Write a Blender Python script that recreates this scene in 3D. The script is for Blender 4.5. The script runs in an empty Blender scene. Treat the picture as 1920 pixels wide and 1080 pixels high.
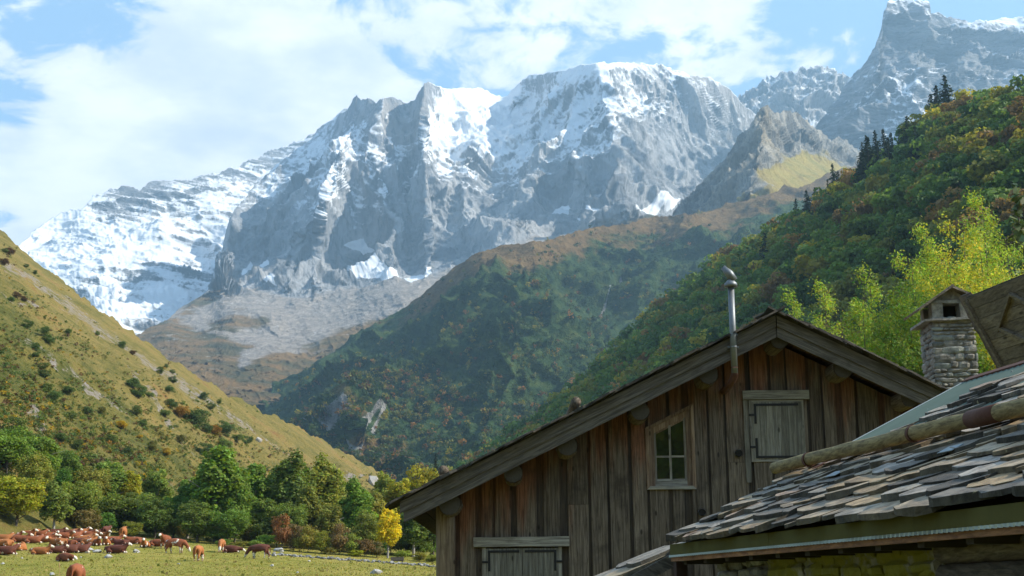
import bpy, math, random
import numpy as np
from mathutils import Vector, Matrix
random.seed(7); RNG = np.random.default_rng(11)
SC = bpy.context.scene
COL = SC.collection
R = math.radians

# ------------------------------------------------------------------ camera
FPX, PITCH, ROLL = 2667.0, R(12.06), 0.011          # focal length in photo pixels (1920 wide)
cam = bpy.data.cameras.new('camera'); cam.sensor_width = 36.0
cam.lens = 36.0 * FPX / 1920.0; cam.clip_start = 0.1; cam.clip_end = 40000.0
camo = bpy.data.objects.new('camera', cam); COL.objects.link(camo)
camo.matrix_world = Matrix.Rotation(math.pi / 2 + PITCH, 4, 'X') @ Matrix.Rotation(-ROLL, 4, 'Z')
SC.camera = camo

# ------------------------------------------------------------------ sun, sky, exposure
SUN_AZ, SUN_EL = R(97), R(38)                        # azimuth clockwise from +Y (view direction)
SUNV = Vector((math.sin(SUN_AZ) * math.cos(SUN_EL), math.cos(SUN_AZ) * math.cos(SUN_EL), math.sin(SUN_EL)))
sl = bpy.data.lights.new('sun', 'SUN'); sl.energy = 4.6; sl.angle = R(0.5); sl.color = (1.0, 0.91, 0.76)
so = bpy.data.objects.new('sun', sl); COL.objects.link(so)
so.rotation_euler = SUNV.to_track_quat('Z', 'Y').to_euler()
SC.view_settings.view_transform = 'Standard'; SC.view_settings.look = 'None'
SC.view_settings.gamma = 1.0; SC.view_settings.use_curve_mapping = False
SC.view_settings.exposure = 1.1
SC.render.engine = 'CYCLES'
cy = SC.cycles
cy.use_denoising = True; cy.max_bounces = 6; cy.diffuse_bounces = 3; cy.glossy_bounces = 3
cy.transmission_bounces = 4; cy.transparent_max_bounces = 8; cy.volume_bounces = 0
cy.use_adaptive_sampling = True; cy.adaptive_threshold = 0.015
cy.sample_clamp_indirect = 6.0
SC.render.film_transparent = False

def pray(u, v):
    """photo pixel -> direction with forward (Y) component 1; arrays allowed"""
    a = (np.asarray(u, float) - 960.0) / FPX; b = (540.0 - np.asarray(v, float)) / FPX
    c, s = math.cos(ROLL), math.sin(ROLL)
    a, b = a * c + b * s, -a * s + b * c
    cp, sp = math.cos(PITCH), math.sin(PITCH)
    y = cp - b * sp; z = sp + b * cp
    return np.stack([a / y, np.ones_like(y), z / y], -1)

def at(u, v, Y): return pray(u, v) * (np.asarray(Y, float)[..., None] if np.ndim(Y) else float(Y))

def topix(P):
    P = np.asarray(P, float); cp, sp = math.cos(PITCH), math.sin(PITCH)
    d = P[..., 1] * cp + P[..., 2] * sp
    a = P[..., 0] / d; b = (-P[..., 1] * sp + P[..., 2] * cp) / d
    c, s = math.cos(ROLL), math.sin(ROLL)
    a, b = a * c - b * s, a * s + b * c
    return 960 + a * FPX, 540 - b * FPX

# ------------------------------------------------------------------ node helpers
class NT:
    def __init__(s, nt): s.nt = nt; nt.nodes.clear()
    def n(s, t, ins=None, **kw):
        nd = s.nt.nodes.new(t)
        for k, v in kw.items(): setattr(nd, k, v)
        for k, v in (ins or {}).items():
            sk = nd.inputs[k]
            if isinstance(v, bpy.types.NodeSocket): s.nt.links.new(v, sk)
            else:
                if hasattr(sk, 'default_value'):
                    if sk.type == 'RGBA' and len(v) == 3: v = (*v, 1)
                    sk.default_value = v
        return nd
    def math(s, op, a, b=0.0, c=None, clamp=False):
        i = {0: a, 1: b}
        if c is not None: i[2] = c
        return s.n('ShaderNodeMath', i, operation=op, use_clamp=clamp).outputs[0]
    def vm(s, op, a, b=(0, 0, 0)):
        nd = s.n('ShaderNodeVectorMath', {0: a, 1: b}, operation=op)
        return nd.outputs['Value'] if op in ('DOT_PRODUCT', 'LENGTH', 'DISTANCE') else nd.outputs[0]
    def mix(s, f, a, b, blend='MIX'):
        nd = s.n('ShaderNodeMix', data_type='RGBA', blend_type=blend)
        nd.clamp_factor = True
        for i, v in ((0, f), (6, a), (7, b)):
            if isinstance(v, bpy.types.NodeSocket): s.nt.links.new(v, nd.inputs[i])
            else: nd.inputs[i].default_value = (*v, 1) if i and len(v) == 3 else v
        return nd.outputs[2]
    def noise(s, vec, scale, detail=6, rough=0.55, dist=0.0, typ=None):
        nd = s.n('ShaderNodeTexNoise', {'Vector': vec, 'Scale': scale, 'Detail': detail, 'Roughness': rough, 'Distortion': dist})
        if typ: nd.noise_type = typ
        return nd.outputs['Fac']
    def ss(s, x, lo, hi, a=0.0, b=1.0):
        return s.n('ShaderNodeMapRange', {'Value': x, 'From Min': lo, 'From Max': hi, 'To Min': a, 'To Max': b},
                   interpolation_type='SMOOTHSTEP').outputs[0]
    def ramp(s, f, stops):
        nd = s.n('ShaderNodeValToRGB', {'Fac': f}); el = nd.color_ramp.elements
        while len(el) < len(stops): el.new(0.5)
        for e, (p, c) in zip(el, stops): e.position = p; e.color = (*c, 1)
        return nd.outputs[0]
    def attr(s, name): return s.n('ShaderNodeAttribute', attribute_name=name)
    def pos(s): return s.n('ShaderNodeNewGeometry').outputs['Position']
    def sep(s, v): return s.n('ShaderNodeSeparateXYZ', {0: v}).outputs
    def scalev(s, v, sc): return s.vm('MULTIPLY', v, sc)
    def bump(s, h, strength, dist):
        return s.n('ShaderNodeBump', {'Height': h, 'Strength': strength, 'Distance': dist}).outputs[0]
    def out(s, color, rough=0.9, normal=None, spec=0.2, metal=0.0, **kw):
        i = {'Base Color': color, 'Roughness': rough, 'Specular IOR Level': spec, 'Metallic': metal}
        if normal is not None: i['Normal'] = normal
        i.update(kw)
        p = s.n('ShaderNodeBsdfPrincipled', i)
        s.n('ShaderNodeOutputMaterial', {'Surface': p.outputs[0]})
        return p

def material(name):
    m = bpy.data.materials.new(name); m.use_nodes = True
    return m, NT(m.node_tree)

# ------------------------------------------------------------------ world: Nishita sky with broken cloud
w = bpy.data.worlds.new('World'); SC.world = w; w.use_nodes = True
t = NT(w.node_tree)
sky = t.n('ShaderNodeTexSky', sky_type='NISHITA', sun_disc=False, sun_elevation=SUN_EL, sun_rotation=SUN_AZ,
          altitude=1500.0, air_density=1.0, dust_density=0.6, ozone_density=1.5)
D = t.n('ShaderNodeTexCoord').outputs['Generated']
dx, dy, dz = t.sep(D)[:3]
den = t.math('ADD', t.math('MAXIMUM', dz, 0.0), 0.16)
pl = t.n('ShaderNodeCombineXYZ', {0: t.math('DIVIDE', dx, den), 1: t.math('DIVIDE', dy, den), 2: 0.0}).outputs[0]
wq = t.n('ShaderNodeTexNoise', {'Vector': pl, 'Scale': 2.1, 'Detail': 4.0}).outputs['Color']
pw = t.vm('ADD', pl, t.scalev(t.vm('SUBTRACT', wq, (.5, .5, .5)), (.32, .32, .0)))
big = t.noise(t.vm('ADD', pl, (3.1, 7.7, 0)), 0.9, 4, 0.5)
mid = t.noise(t.vm('ADD', t.scalev(pw, (1.0, .8, 1.0)), (1.7, 2.2, 5)), 3.4, 10, 0.60)
fine = t.noise(t.vm('ADD', t.scalev(pw, (1.0, .75, 1.0)), (8.7, 5.2, 3)), 12.5, 7, 0.6)
cov = t.math('ADD', t.math('MULTIPLY', big, 0.45), t.math('ADD', t.math('MULTIPLY', mid, 0.95), t.math('MULTIPLY', fine, 0.85)))
def blob(u, v, r, wgt):
    d = pray(u, v); d = d / np.linalg.norm(d)
    return t.math('MULTIPLY', t.ss(t.vm('DISTANCE', D, tuple(d)), r, 0.0), wgt)
for b in ((330, 300, .20, .42), (120, 330, .12, .2), (560, 170, .10, .20), (760, 60, .12, .06), (1000, 60, .14, .09), (1340, 70, .13, .17), (1150, 60, .08, .06), (1600, 110, .05, .22),
          (50, 130, .085, -.24), (20, 220, .05, -.16), (210, 60, .06, -.15), (1450, 60, .03, -.10), (1230, 110, .025, -.10), (1800, 0, .13, -.34), (700, 130, .035, -.07), (860, 130, .03, -.05),
          (1560, 110, .03, -.12), (330, 40, .05, .06)):
    cov = t.math('ADD', cov, blob(*b))
cf = t.ss(cov, 1.13, 1.30)
shade = t.ss(t.noise(t.vm('ADD', pl, (0.5, 0.1, 9)), 3.4, 9, 0.62), 0.30, 0.66)
ccol = t.mix(shade, (4.4, 4.85, 5.4), (7.2, 7.2, 7.2))
skyc = t.mix(0.6, sky.outputs[0], (2.3, 4.0, 5.9))
wc = t.mix(t.math('MULTIPLY', cf, 0.95), skyc, ccol)
bg = t.n('ShaderNodeBackground', {'Color': wc, 'Strength': 0.10})
t.n('ShaderNodeOutputWorld', {'Surface': bg.outputs[0]})

# ------------------------------------------------------------------ numpy noise
def _h(ix, iy, iz, seed):
    h = (ix.astype(np.int64) * 374761393 + iy.astype(np.int64) * 668265263 + iz.astype(np.int64) * 2147483647 + seed * 1442695041) & 0xffffffff
    h = ((h ^ (h >> 13)) * 1274126177) & 0xffffffff
    h = ((h ^ (h >> 16)) * 2246822519) & 0xffffffff
    return h ^ (h >> 15)
_G = np.array([[1,1,0],[-1,1,0],[1,-1,0],[-1,-1,0],[1,0,1],[-1,0,1],[1,0,-1],[-1,0,-1],[0,1,1],[0,-1,1],[0,1,-1],[0,-1,-1],[1,1,0],[-1,1,0],[0,-1,1],[0,-1,-1]], float)
def perlin(P, seed=0):
    P = np.asarray(P, float); i = np.floor(P).astype(np.int64); f = P - i
    w_ = f * f * f * (f * (f * 6 - 15) + 10); r = 0
    for a in (0, 1):
        wx = w_[..., 0] if a else 1 - w_[..., 0]
        for b in (0, 1):
            wy = w_[..., 1] if b else 1 - w_[..., 1]
            for c in (0, 1):
                wz = w_[..., 2] if c else 1 - w_[..., 2]
                g = _G[_h(i[..., 0] + a, i[..., 1] + b, i[..., 2] + c, seed) & 15]
                r = r + wx * wy * wz * (g[..., 0] * (f[..., 0] - a) + g[..., 1] * (f[..., 1] - b) + g[..., 2] * (f[..., 2] - c))
    return r
def fbm(P, oct=5, seed=0, gain=0.5, lac=2.03):
    P = np.asarray(P, float); r = 0; a = 1.0
    for o in range(oct):
        r = r + a * perlin(P, seed + o); P = P * lac + 17.3; a *= gain
    return r
def ridged(P, oct=6, seed=0, gain=0.55, lac=2.07):
    P = np.asarray(P, float); r = 0; a = 1.0; pw = 1.0
    for o in range(oct):
        n = 1 - np.abs(perlin(P, seed + o)) * 2; n = n * n
        r = r + a * n * pw; pw = np.clip(n * 1.2, 0, 1); P = P * lac + 11.1; a *= gain
    return r

# ------------------------------------------------------------------ mesh helpers
def mesh_np(name, V, F, mats=None, smooth=False):
    """V (n,3); F (m,3) or (m,4) int"""
    me = bpy.data.meshes.new(name); V = np.asarray(V, np.float32); F = np.asarray(F, np.int32)
    k = F.shape[1]
    me.vertices.add(len(V)); me.vertices.foreach_set('co', V.ravel())
    me.loops.add(F.size); me.loops.foreach_set('vertex_index', F.ravel())
    me.polygons.add(len(F)); me.polygons.foreach_set('loop_start', np.arange(0, F.size, k, dtype=np.int32))
    if smooth: me.polygons.foreach_set('use_smooth', np.ones(len(F), bool))
    me.update(calc_edges=True)
    for m in ([mats] if mats and not isinstance(mats, (list, tuple)) else (mats or [])): me.materials.append(m)
    return me
def fattr(me, name, arr):
    a = me.attributes.new(name, 'FLOAT', 'POINT'); a.data.foreach_set('value', np.asarray(arr, np.float32).ravel())
def cattr(me, name, arr):
    arr = np.asarray(arr, np.float32)
    if arr.shape[1] == 3: arr = np.concatenate([arr, np.ones((len(arr), 1), np.float32)], 1)
    a = me.attributes.new(name, 'FLOAT_COLOR', 'POINT'); a.data.foreach_set('color', arr.ravel())
def link(name, me, parent=None, loc=None, color=None):
    o = bpy.data.objects.new(name, me); COL.objects.link(o)
    if parent is not None: o.parent = parent
    if loc is not None: o.location = loc
    if color is not None: o.color = (*color, 1) if len(color) == 3 else color
    return o
def tag(o, label=None, cat=None, group=None, kind=None):
    if label: o['label'] = label
    if cat: o['category'] = cat
    if group: o['group'] = group
    if kind: o['kind'] = kind
    return o
def thing(name, label, cat, loc=(0, 0, 0), group=None):
    o = bpy.data.objects.new(name, None); COL.objects.link(o); o.location = loc; o.empty_display_size = 0.2
    return tag(o, label, cat, group)
def wpart(name, V, F, mat, parent=None, smooth=False, color=None):
    """mesh from WORLD coordinates, any polygon faces, parented to an unrotated chain of parents"""
    off = Vector((0, 0, 0)); p = parent
    while p is not None: off += p.location; p = p.parent
    V = np.asarray(V, float)
    c = V.mean(0) if parent is not None else V.mean(0)
    me = bpy.data.meshes.new(name); me.from_pydata([tuple(x) for x in (V - c)], [], F)
    me.materials.append(mat)
    if smooth: me.polygons.foreach_set('use_smooth', np.ones(len(F), bool))
    me.update()
    return link(name, me, parent, Vector(c) - off, color)
def boxv(x0, x1, y0, y1, z0, z1):
    V = [(x, y, z) for x in (x0, x1) for y in (y0, y1) for z in (z0, z1)]
    F = [(0, 1, 3, 2), (4, 6, 7, 5), (0, 4, 5, 1), (2, 3, 7, 6), (0, 2, 6, 4), (1, 5, 7, 3)]
    return np.array(V), F
def frame_of(axis, up=(0, 0, 1)):
    a = Vector(axis).normalized(); s = a.cross(Vector(up))
    if s.length < 1e-4: s = a.cross(Vector((1, 0, 0)))
    s.normalize(); return a, s, s.cross(a)
def beam(p0, p1, w_, h, up=(0, 0, 1), wob=0.0, seg=1, rs=None):
    """rectangular bar from p0 to p1, width w_ (side), height h (up); optional wobbly edges"""
    p0, p1 = Vector(p0), Vector(p1); a, s, u = frame_of(p1 - p0, up); V = []
    for i in range(seg + 1):
        c = p0.lerp(p1, i / seg)
        for (i1, j1) in ((-.5, -.5), (.5, -.5), (.5, .5), (-.5, .5)):
            k = c + s * (i1 * w_ + random.uniform(-wob, wob)) + u * (j1 * h + random.uniform(-wob, wob)); V.append(tuple(k))
    F = [(0, 3, 2, 1), tuple(4 * seg + j for j in range(4))]
    for i in range(seg):
        for j in range(4): F.append((4 * i + j, 4 * i + (j + 1) % 4, 4 * i + 4 + (j + 1) % 4, 4 * i + 4 + j))
    return np.array(V), F
def tube(pts, rad, n=10, cap=True, irr=0.0):
    pts = [Vector(p) for p in pts]; rad = rad if isinstance(rad, (list, tuple)) else [rad] * len(pts); V = []; F = []
    k = [1 + random.uniform(-irr, irr) for _ in range(n)]
    for i, p in enumerate(pts):
        d = (pts[min(i + 1, len(pts) - 1)] - pts[max(i - 1, 0)]); a, s, u = frame_of(d)
        for j in range(n):
            th = 2 * math.pi * j / n
            V.append(tuple(p + (s * math.cos(th) + u * math.sin(th)) * rad[i] * k[j]))
    for i in range(len(pts) - 1):
        for j in range(n): F.append((i * n + j, i * n + (j + 1) % n, (i + 1) * n + (j + 1) % n, (i + 1) * n + j))
    if cap: F.append(tuple(reversed(range(n)))); F.append(tuple((len(pts) - 1) * n + j for j in range(n)))
    return np.array(V), F
def cat(*vf):
    V = []; F = []; o = 0
    for v, f in vf:
        V.append(np.asarray(v, float)); F += [tuple(i + o for i in q) for q in f]; o += len(v)
    return np.concatenate(V), F
def prism(poly, y0, y1):
    """polygon [(x,z)] extruded along Y"""
    n = len(poly)
    V = [(x, y0, z) for x, z in poly] + [(x, y1, z) for x, z in poly]
    F = [tuple(range(n)), tuple(reversed(range(n, 2 * n)))] + [((i + 1) % n, i, n + i, n + (i + 1) % n) for i in range(n)]
    return np.array(V), F
# ================================================================== TERRAIN
def rbf(ctrl, s=1000.0, lam=1e-4):
    C = np.array(ctrl, float); X = C[:, :2] / s; y = np.log(C[:, 2]) if C[:, 2].min() > 20 else C[:, 2]
    lg = C[:, 2].min() > 20
    def K(r2): return np.where(r2 > 1e-12, 0.5 * r2 * np.log(np.maximum(r2, 1e-12)), 0)
    n = len(X); A = np.zeros((n + 3, n + 3))
    A[:n, :n] = K(((X[:, None] - X[None]) ** 2).sum(-1)) + lam * np.eye(n)
    A[:n, n] = 1; A[:n, n + 1:] = X; A[n:, :n] = A[:n, n:].T
    wt = np.linalg.solve(A, np.concatenate([y, np.zeros(3)]))
    def f(U, V):
        U = np.asarray(U, float) / s; V = np.asarray(V, float) / s; r = wt[n] + wt[n + 1] * U + wt[n + 2] * V
        for i in range(n): r = r + wt[i] * K((U - X[i, 0]) ** 2 + (V - X[i, 1]) ** 2)
        return np.exp(r) if lg else r
    return f
def linedist(U, V, pts):
    d = np.full(np.shape(U), 1e9); sd = np.zeros(np.shape(U))
    for (x0, y0), (x1, y1) in zip(pts[:-1], pts[1:]):
        ex, ey = x1 - x0, y1 - y0; L = ex * ex + ey * ey
        tt = np.clip(((U - x0) * ex + (V - y0) * ey) / L, 0, 1)
        q = np.hypot(U - x0 - tt * ex, V - y0 - tt * ey); m = q < d
        d = np.where(m, q, d); sd = np.where(m, np.sign(ex * (V - y0) - ey * (U - x0)), sd)
    return d, sd
def polymask(U, V, poly, soft=4.0):
    ins = np.zeros(np.shape(U), bool); n = len(poly)
    for i in range(n):
        (x0, y0), (x1, y1) = poly[i], poly[(i + 1) % n]
        c = ((y0 > V) != (y1 > V)) & (U < (x1 - x0) * (V - y0) / ((y1 - y0) if y1 != y0 else 1e-9) + x0)
        ins ^= c
    d, _ = linedist(U, V, list(poly) + [poly[0]])
    return np.clip(0.5 + np.where(ins, d, -d) / (2 * soft), 0, 1)
def gridnormals(P):
    du = np.gradient(P, axis=1); dv = np.gradient(P, axis=0); n = np.cross(du, dv)
    n /= np.linalg.norm(n, axis=-1, keepdims=True) + 1e-9
    return np.where(n[..., 1:2] > 0, -n, n)              # facing the viewer's side
def layer(name, ridge, base, nu, nv, depthfn, disp=None, mat=None, smooth=False, attrs=None, tp=1.0, back=(120, 1.0), jag=0.0, jagscale=0.05):
    r = np.array(ridge, float); b = np.array(base, float)
    us = np.linspace(r[0, 0], r[-1, 0], nu)
    top = np.interp(us, r[:, 0], r[:, 1]); bot = np.interp(us, b[:, 0], b[:, 1])
    if jag: top = top + jag * fbm(np.stack([us * jagscale, us * 0, us * 0 + 3.3], -1), 5, 5, 0.6) 
    bot = np.maximum(bot, top + 2)
    T = np.linspace(0, 1, nv)[:, None] ** tp
    U = np.repeat(us[None], nv, 0); V = top[None] + (bot - top)[None] * T
    P = at(U, V, depthfn(U, V))
    if disp is not None: P = disp(P, U, V, np.repeat(T, nu, 1))
    A = {k: f(U, V, P) for k, f in (attrs or {}).items()}
    bk = []
    for k in (3, 2, 1): bk.append(P[0] + np.array([0, back[0] * k, -back[0] * back[1] * k]))
    P = np.concatenate([np.array(bk), P], 0); n0, n1 = P.shape[:2]; P[..., 2] = np.maximum(P[..., 2], -60.0)
    idx = np.arange(n0 * n1).reshape(n0, n1)
    F = np.stack([idx[:-1, :-1], idx[1:, :-1], idx[1:, 1:], idx[:-1, 1:]], -1).reshape(-1, 4)
    me = mesh_np(name, P.reshape(-1, 3), F, mat, smooth)
    for k, a in A.items(): fattr(me, k, np.concatenate([np.repeat(a[:1], 3, 0), a], 0))
    o = link(name, me); tag(o, kind='structure')
    return o
def tents(U, V, lst):
    r = 0
    for pts, wl, wr, amp in lst:
        d, sd = linedist(U, V, pts); wd = np.where(sd > 0, wl, wr)
        k = np.clip(1 - d / wd, 0, 1); r = r + amp * k ** 1.25
    return r

# ---------------- materials for terrain
def rock_material(name, dark, light, warm, snow=True, vegc=None, scale=1.0, streak=(1, 1, 1), layered=False):
    m, t = material(name); p = t.pos()
    nrm = t.n('ShaderNodeNewGeometry').outputs['Normal']; nz = t.sep(nrm)[2]
    ps = t.scalev(p, streak)
    n1 = t.noise(ps, 0.010 * scale, 10, 0.62); n2 = t.noise(p, 0.0022 * scale, 5, 0.55); n3 = t.noise(ps, 0.05 * scale, 6, 0.65)
    c = t.mix(t.ss(n1, 0.35, 0.68), dark, light)
    c = t.mix(t.math('MULTIPLY', t.ss(n2, 0.5, 0.72), 0.6), c, warm)
    c = t.mix(t.math('MULTIPLY', t.ss(n3, 0.50, 0.64), 0.5), c, tuple(x * 0.42 for x in dark))
    c = t.mix(t.ss(t.noise(t.vm('ADD', ps, (300., 90., 40.)), 0.018 * scale, 8, 0.6, .5, 'RIDGED_MULTIFRACTAL'), 1.15, 1.5, 0, .55), c, tuple(x * .4 for x in dark))
    sc = t.attr('scree').outputs['Fac']
    scn = t.ss(t.math('ADD', sc, t.math('MULTIPLY', t.math('SUBTRACT', t.noise(t.scalev(p, (1, .5, 1)), .008 * scale, 12, .72), 0.5), 1.7)), 0.35, 0.66)
    scol = t.ramp(t.noise(t.scalev(p, (1, .45, 1)), 0.03 * scale, 10, 0.78), [(.30, (0.17, 0.155, 0.14)), (.5, (0.29, 0.26, 0.235)), (.70, (0.42, 0.38, 0.345))])
    c = t.mix(scn, c, scol)
    if vegc:
        vg = t.attr('veg').outputs['Fac']
        vn = t.ss(t.math('ADD', vg, t.math('MULTIPLY', t.math('SUBTRACT', t.noise(p, .006 * scale, 12, .72), 0.5), 1.9)), 0.36, 0.66)
        c = t.mix(vn, c, t.ramp(t.noise(p, 0.008 * scale, 8, 0.6), vegc))
    if snow:
        sn = t.attr('snow').outputs['Fac']
        if layered:
            z = t.sep(p); q = t.n('ShaderNodeCombineXYZ', {0: t.math('MULTIPLY', z[0], 0.0016), 1: t.math('MULTIPLY', z[1], 0.0016),
                     2: t.math('ADD', t.math('MULTIPLY', z[2], 0.016), t.math('MULTIPLY', z[0], 0.0035))}).outputs[0]
        else: q = t.scalev(p, (0.009, 0.006, 0.0055))
        sN = t.noise(q, 1.6, 12, 0.68, 0.5); sF = t.noise(t.scalev(p, (1, .5, .6)), 0.06, 5, 0.7)
        k = t.math('ADD', sn, t.math('MULTIPLY', t.math('SUBTRACT', sN, 0.5), 1.9 if layered else 1.5))
        k = t.math('ADD', k, t.math('MULTIPLY', t.math('SUBTRACT', sF, 0.5), 1.1))
        k = t.math('ADD', k, t.math('MULTIPLY', t.math('SUBTRACT', nz, 0.50), 0.45))
        snf = t.ss(k, 0.42, 0.74, 0, .97); c = t.mix(snf, c, (0.64, 0.675, 0.72))
    rg = t.noise(ps, 0.006 * scale, 9, 0.6, 0.3, 'RIDGED_MULTIFRACTAL')
    h = t.math('ADD', t.math('MULTIPLY', rg, .55), t.math('ADD', t.math('MULTIPLY', t.noise(ps, 0.035 * scale, 8, 0.72), .8), n1))
    t.out(c, 0.93, t.bump(h, t.math('SUBTRACT', 1.0, t.math('MULTIPLY', snf, .72)) if snow else 1.0, 26.0 / scale), 0.1)
    return m
M_WALL = rock_material('granite_snow', (0.18, 0.195, 0.22), (0.39, 0.40, 0.415), (0.36, 0.34, 0.32), True,
                       [(0.3, (0.045, 0.055, 0.03)), (0.44, (0.10, 0.085, 0.04)), (0.56, (0.19, 0.12, 0.05)), (0.72, (0.24, 0.16, 0.07))], 1.0, (1, 1, 0.35))
M_LAYER = rock_material('layered_snow', (0.115, 0.13, 0.155), (0.31, 0.325, 0.35), (0.29, 0.29, 0.29), True, None, 1.0, (0.5, 0.5, 2.5), True)
M_PYR = rock_material('slabby_rock', (0.13, 0.13, 0.125), (0.36, 0.34, 0.30), (0.33, 0.26, 0.15), False,
                      [(0.3, (0.20, 0.15, 0.055)), (0.5, (0.32, 0.255, 0.07)), (0.7, (0.22, 0.205, 0.06))], 1.6, (1.2, 1.2, 0.3))

def rockdisp(amp, lam, seed=0, ani=(1, 1, 0.6), small=0.16, ridgekeep=0.25, extra=None, mask=None):
    def f(P, U, V, T):
        Q = P
        if extra is not None: P = P - extra(U, V)[..., None] * (P / np.linalg.norm(P, axis=-1, keepdims=True))
        n = gridnormals(P); S = P * np.array(ani) / lam
        warp = np.stack([fbm(S * .7 + 5, 3, seed + 40), fbm(S * .7 + 9, 3, seed + 50), fbm(S * .7 + 3, 3, seed + 60)], -1) * 0.5
        r = ridged(S + warp, 7, seed) - 0.9
        fine = ridged(P * np.array(ani) / (lam * 0.16) + warp, 4, seed + 21) - 0.8
        k = np.clip(ridgekeep + T * 6, 0, 1)
        if mask is not None: k = k * mask(U, V)
        n = n * 0.55 + np.array([0, -0.45, 0.0])
        return P + n * ((r * amp + fine * amp * small) * k)[..., None]
    return f

# ---------------- far snow mountain on the left (layered strata under snow)
A_ridge = [(-60, 500), (38, 455), (60, 432), (100, 405), (118, 393), (150, 388), (180, 368), (205, 358), (228, 352), (262, 353), (285, 342), (305, 338), (335, 338), (375, 330), (410, 320), (440, 312), (480, 297), (510, 285), (540, 275), (575, 258), (600, 240), (625, 222), (650, 203), (680, 195)]
dA = rbf([(38, 455, 5600), (150, 388, 5900), (300, 338, 6300), (440, 312, 6600), (600, 240, 6900), (680, 195, 7000), (100, 520, 5200), (200, 450, 5600), (300, 420, 5900), (400, 400, 6100),
          (300, 500, 5400), (400, 500, 5600), (130, 550, 4900), (250, 555, 4900), (350, 545, 5000), (430, 520, 5200), (230, 590, 4300), (330, 600, 4100), (430, 620, 4100), (500, 400, 6200)])
sA = rbf([(60, 470, .95), (150, 400, .75), (200, 365, .35), (260, 365, .25), (260, 380, .4), (320, 350, .4), (420, 330, .4), (520, 290, .45), (340, 390, .55), (260, 430, .9), (380, 430, .9), (150, 480, .9), (330, 460, .75), (400, 490, .6),
          (300, 500, .55), (350, 520, .4), (250, 525, .45), (180, 530, .6), (200, 548, 1.0), (320, 540, .9), (300, 565, .8), (250, 575, .6), (300, 590, .35), (420, 560, .6), (100, 530, .8)])
layer('snow_mountain', A_ridge, [(-60, 600), (230, 640), (700, 640)], 380, 170, dA,
      rockdisp(55, 420, 3, (0.7, 0.7, 1.6), 0.2, 0.25), M_LAYER, False,
      {'snow': lambda U, V, P: sA(U, V) + .06, 'scree': lambda U, V, P: U * 0}, back=(400, .9), jag=5, jagscale=.06)

# ---------------- ridge between, right of the main wall
C_ridge = [(1300, 235), (1345, 200), (1380, 178), (1395, 172), (1420, 158), (1445, 135), (1455, 140), (1470, 128), (1490, 130), (1500, 125), (1520, 127), (1540, 120), (1553, 122), (1565, 128), (1590, 145), (1620, 175), (1660, 240)]
layer('rocky_crest', C_ridge, [(1300, 330), (1660, 330)], 190, 110,
      rbf([(1330, 200, 6300), (1445, 135, 6300), (1540, 120, 6300), (1650, 250, 6000), (1400, 320, 5500), (1500, 300, 5500), (1640, 320, 5200)]),
      rockdisp(80, 330, 9, (1, 1, .6), .2, .35), M_WALL, False,
      {'snow': lambda U, V, P: np.interp(V, [120, 180, 300], [.33, .46, .35]) + (U > 1520) * .04, 'scree': lambda U, V, P: U * 0, 'veg': lambda U, V, P: U * 0}, back=(300, 1.0), jag=10, jagscale=.09)

# ---------------- great wall: snowy face, buttresses, scree, moraine
B_ridge = [(225, 640), (300, 606), (330, 585), (365, 560), (395, 535), (408, 500), (420, 450), (428, 425), (440, 392), (480, 345), (530, 300), (560, 280), (600, 240), (625, 222), (650, 203), (660, 188), (668, 177), (676, 186), (690, 182), (705, 192), (720, 183), (740, 180), (760, 192), (775, 186), (782, 168), (790, 158), (805, 152), (825, 160), (850, 168), (870, 165), (905, 165), (925, 175), (940, 182), (952, 180), (975, 155), (995, 140), (1030, 135), (1060, 130), (1100, 122), (1160, 115), (1200, 120), (1240, 122), (1270, 130), (1300, 136), (1340, 150), (1365, 165), (1385, 182), (1410, 205), (1440, 240)]
dB = rbf([(440, 395, 4900), (600, 240, 5350), (668, 178, 5250), (800, 152, 5150), (905, 165, 5500), (940, 182, 5650), (1000, 140, 5350), (1160, 115, 5250), (1300, 136, 5450), (1365, 165, 5700), (1400, 260, 5700),
          (600, 400, 4650), (700, 300, 4850), (700, 400, 4600), (800, 300, 4750), (800, 480, 4350), (1000, 300, 4750), (1000, 420, 4350), (1100, 250, 4800), (1150, 300, 4550), (1150, 395, 4150), (1290, 395, 4300), (1250, 300, 4800), (1350, 300, 5300),
          (480, 520, 4400), (560, 530, 4300), (640, 545, 4150), (720, 500, 4300), (820, 505, 4100), (980, 450, 4100), (1200, 402, 4000), (1290, 430, 3900),
          (430, 600, 3500), (560, 600, 3500), (680, 580, 3500), (760, 560, 3400), (600, 620, 3200), (480, 645, 2900), (440, 660, 2750), (330, 600, 3700), (250, 640, 3000), (300, 650, 2700), (400, 690, 2350), (450, 720, 2200), (650, 640, 2900), (900, 510, 3600), (1230, 420, 3800), (300, 730, 2100), (700, 700, 2500), (900, 600, 3000)])
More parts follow.
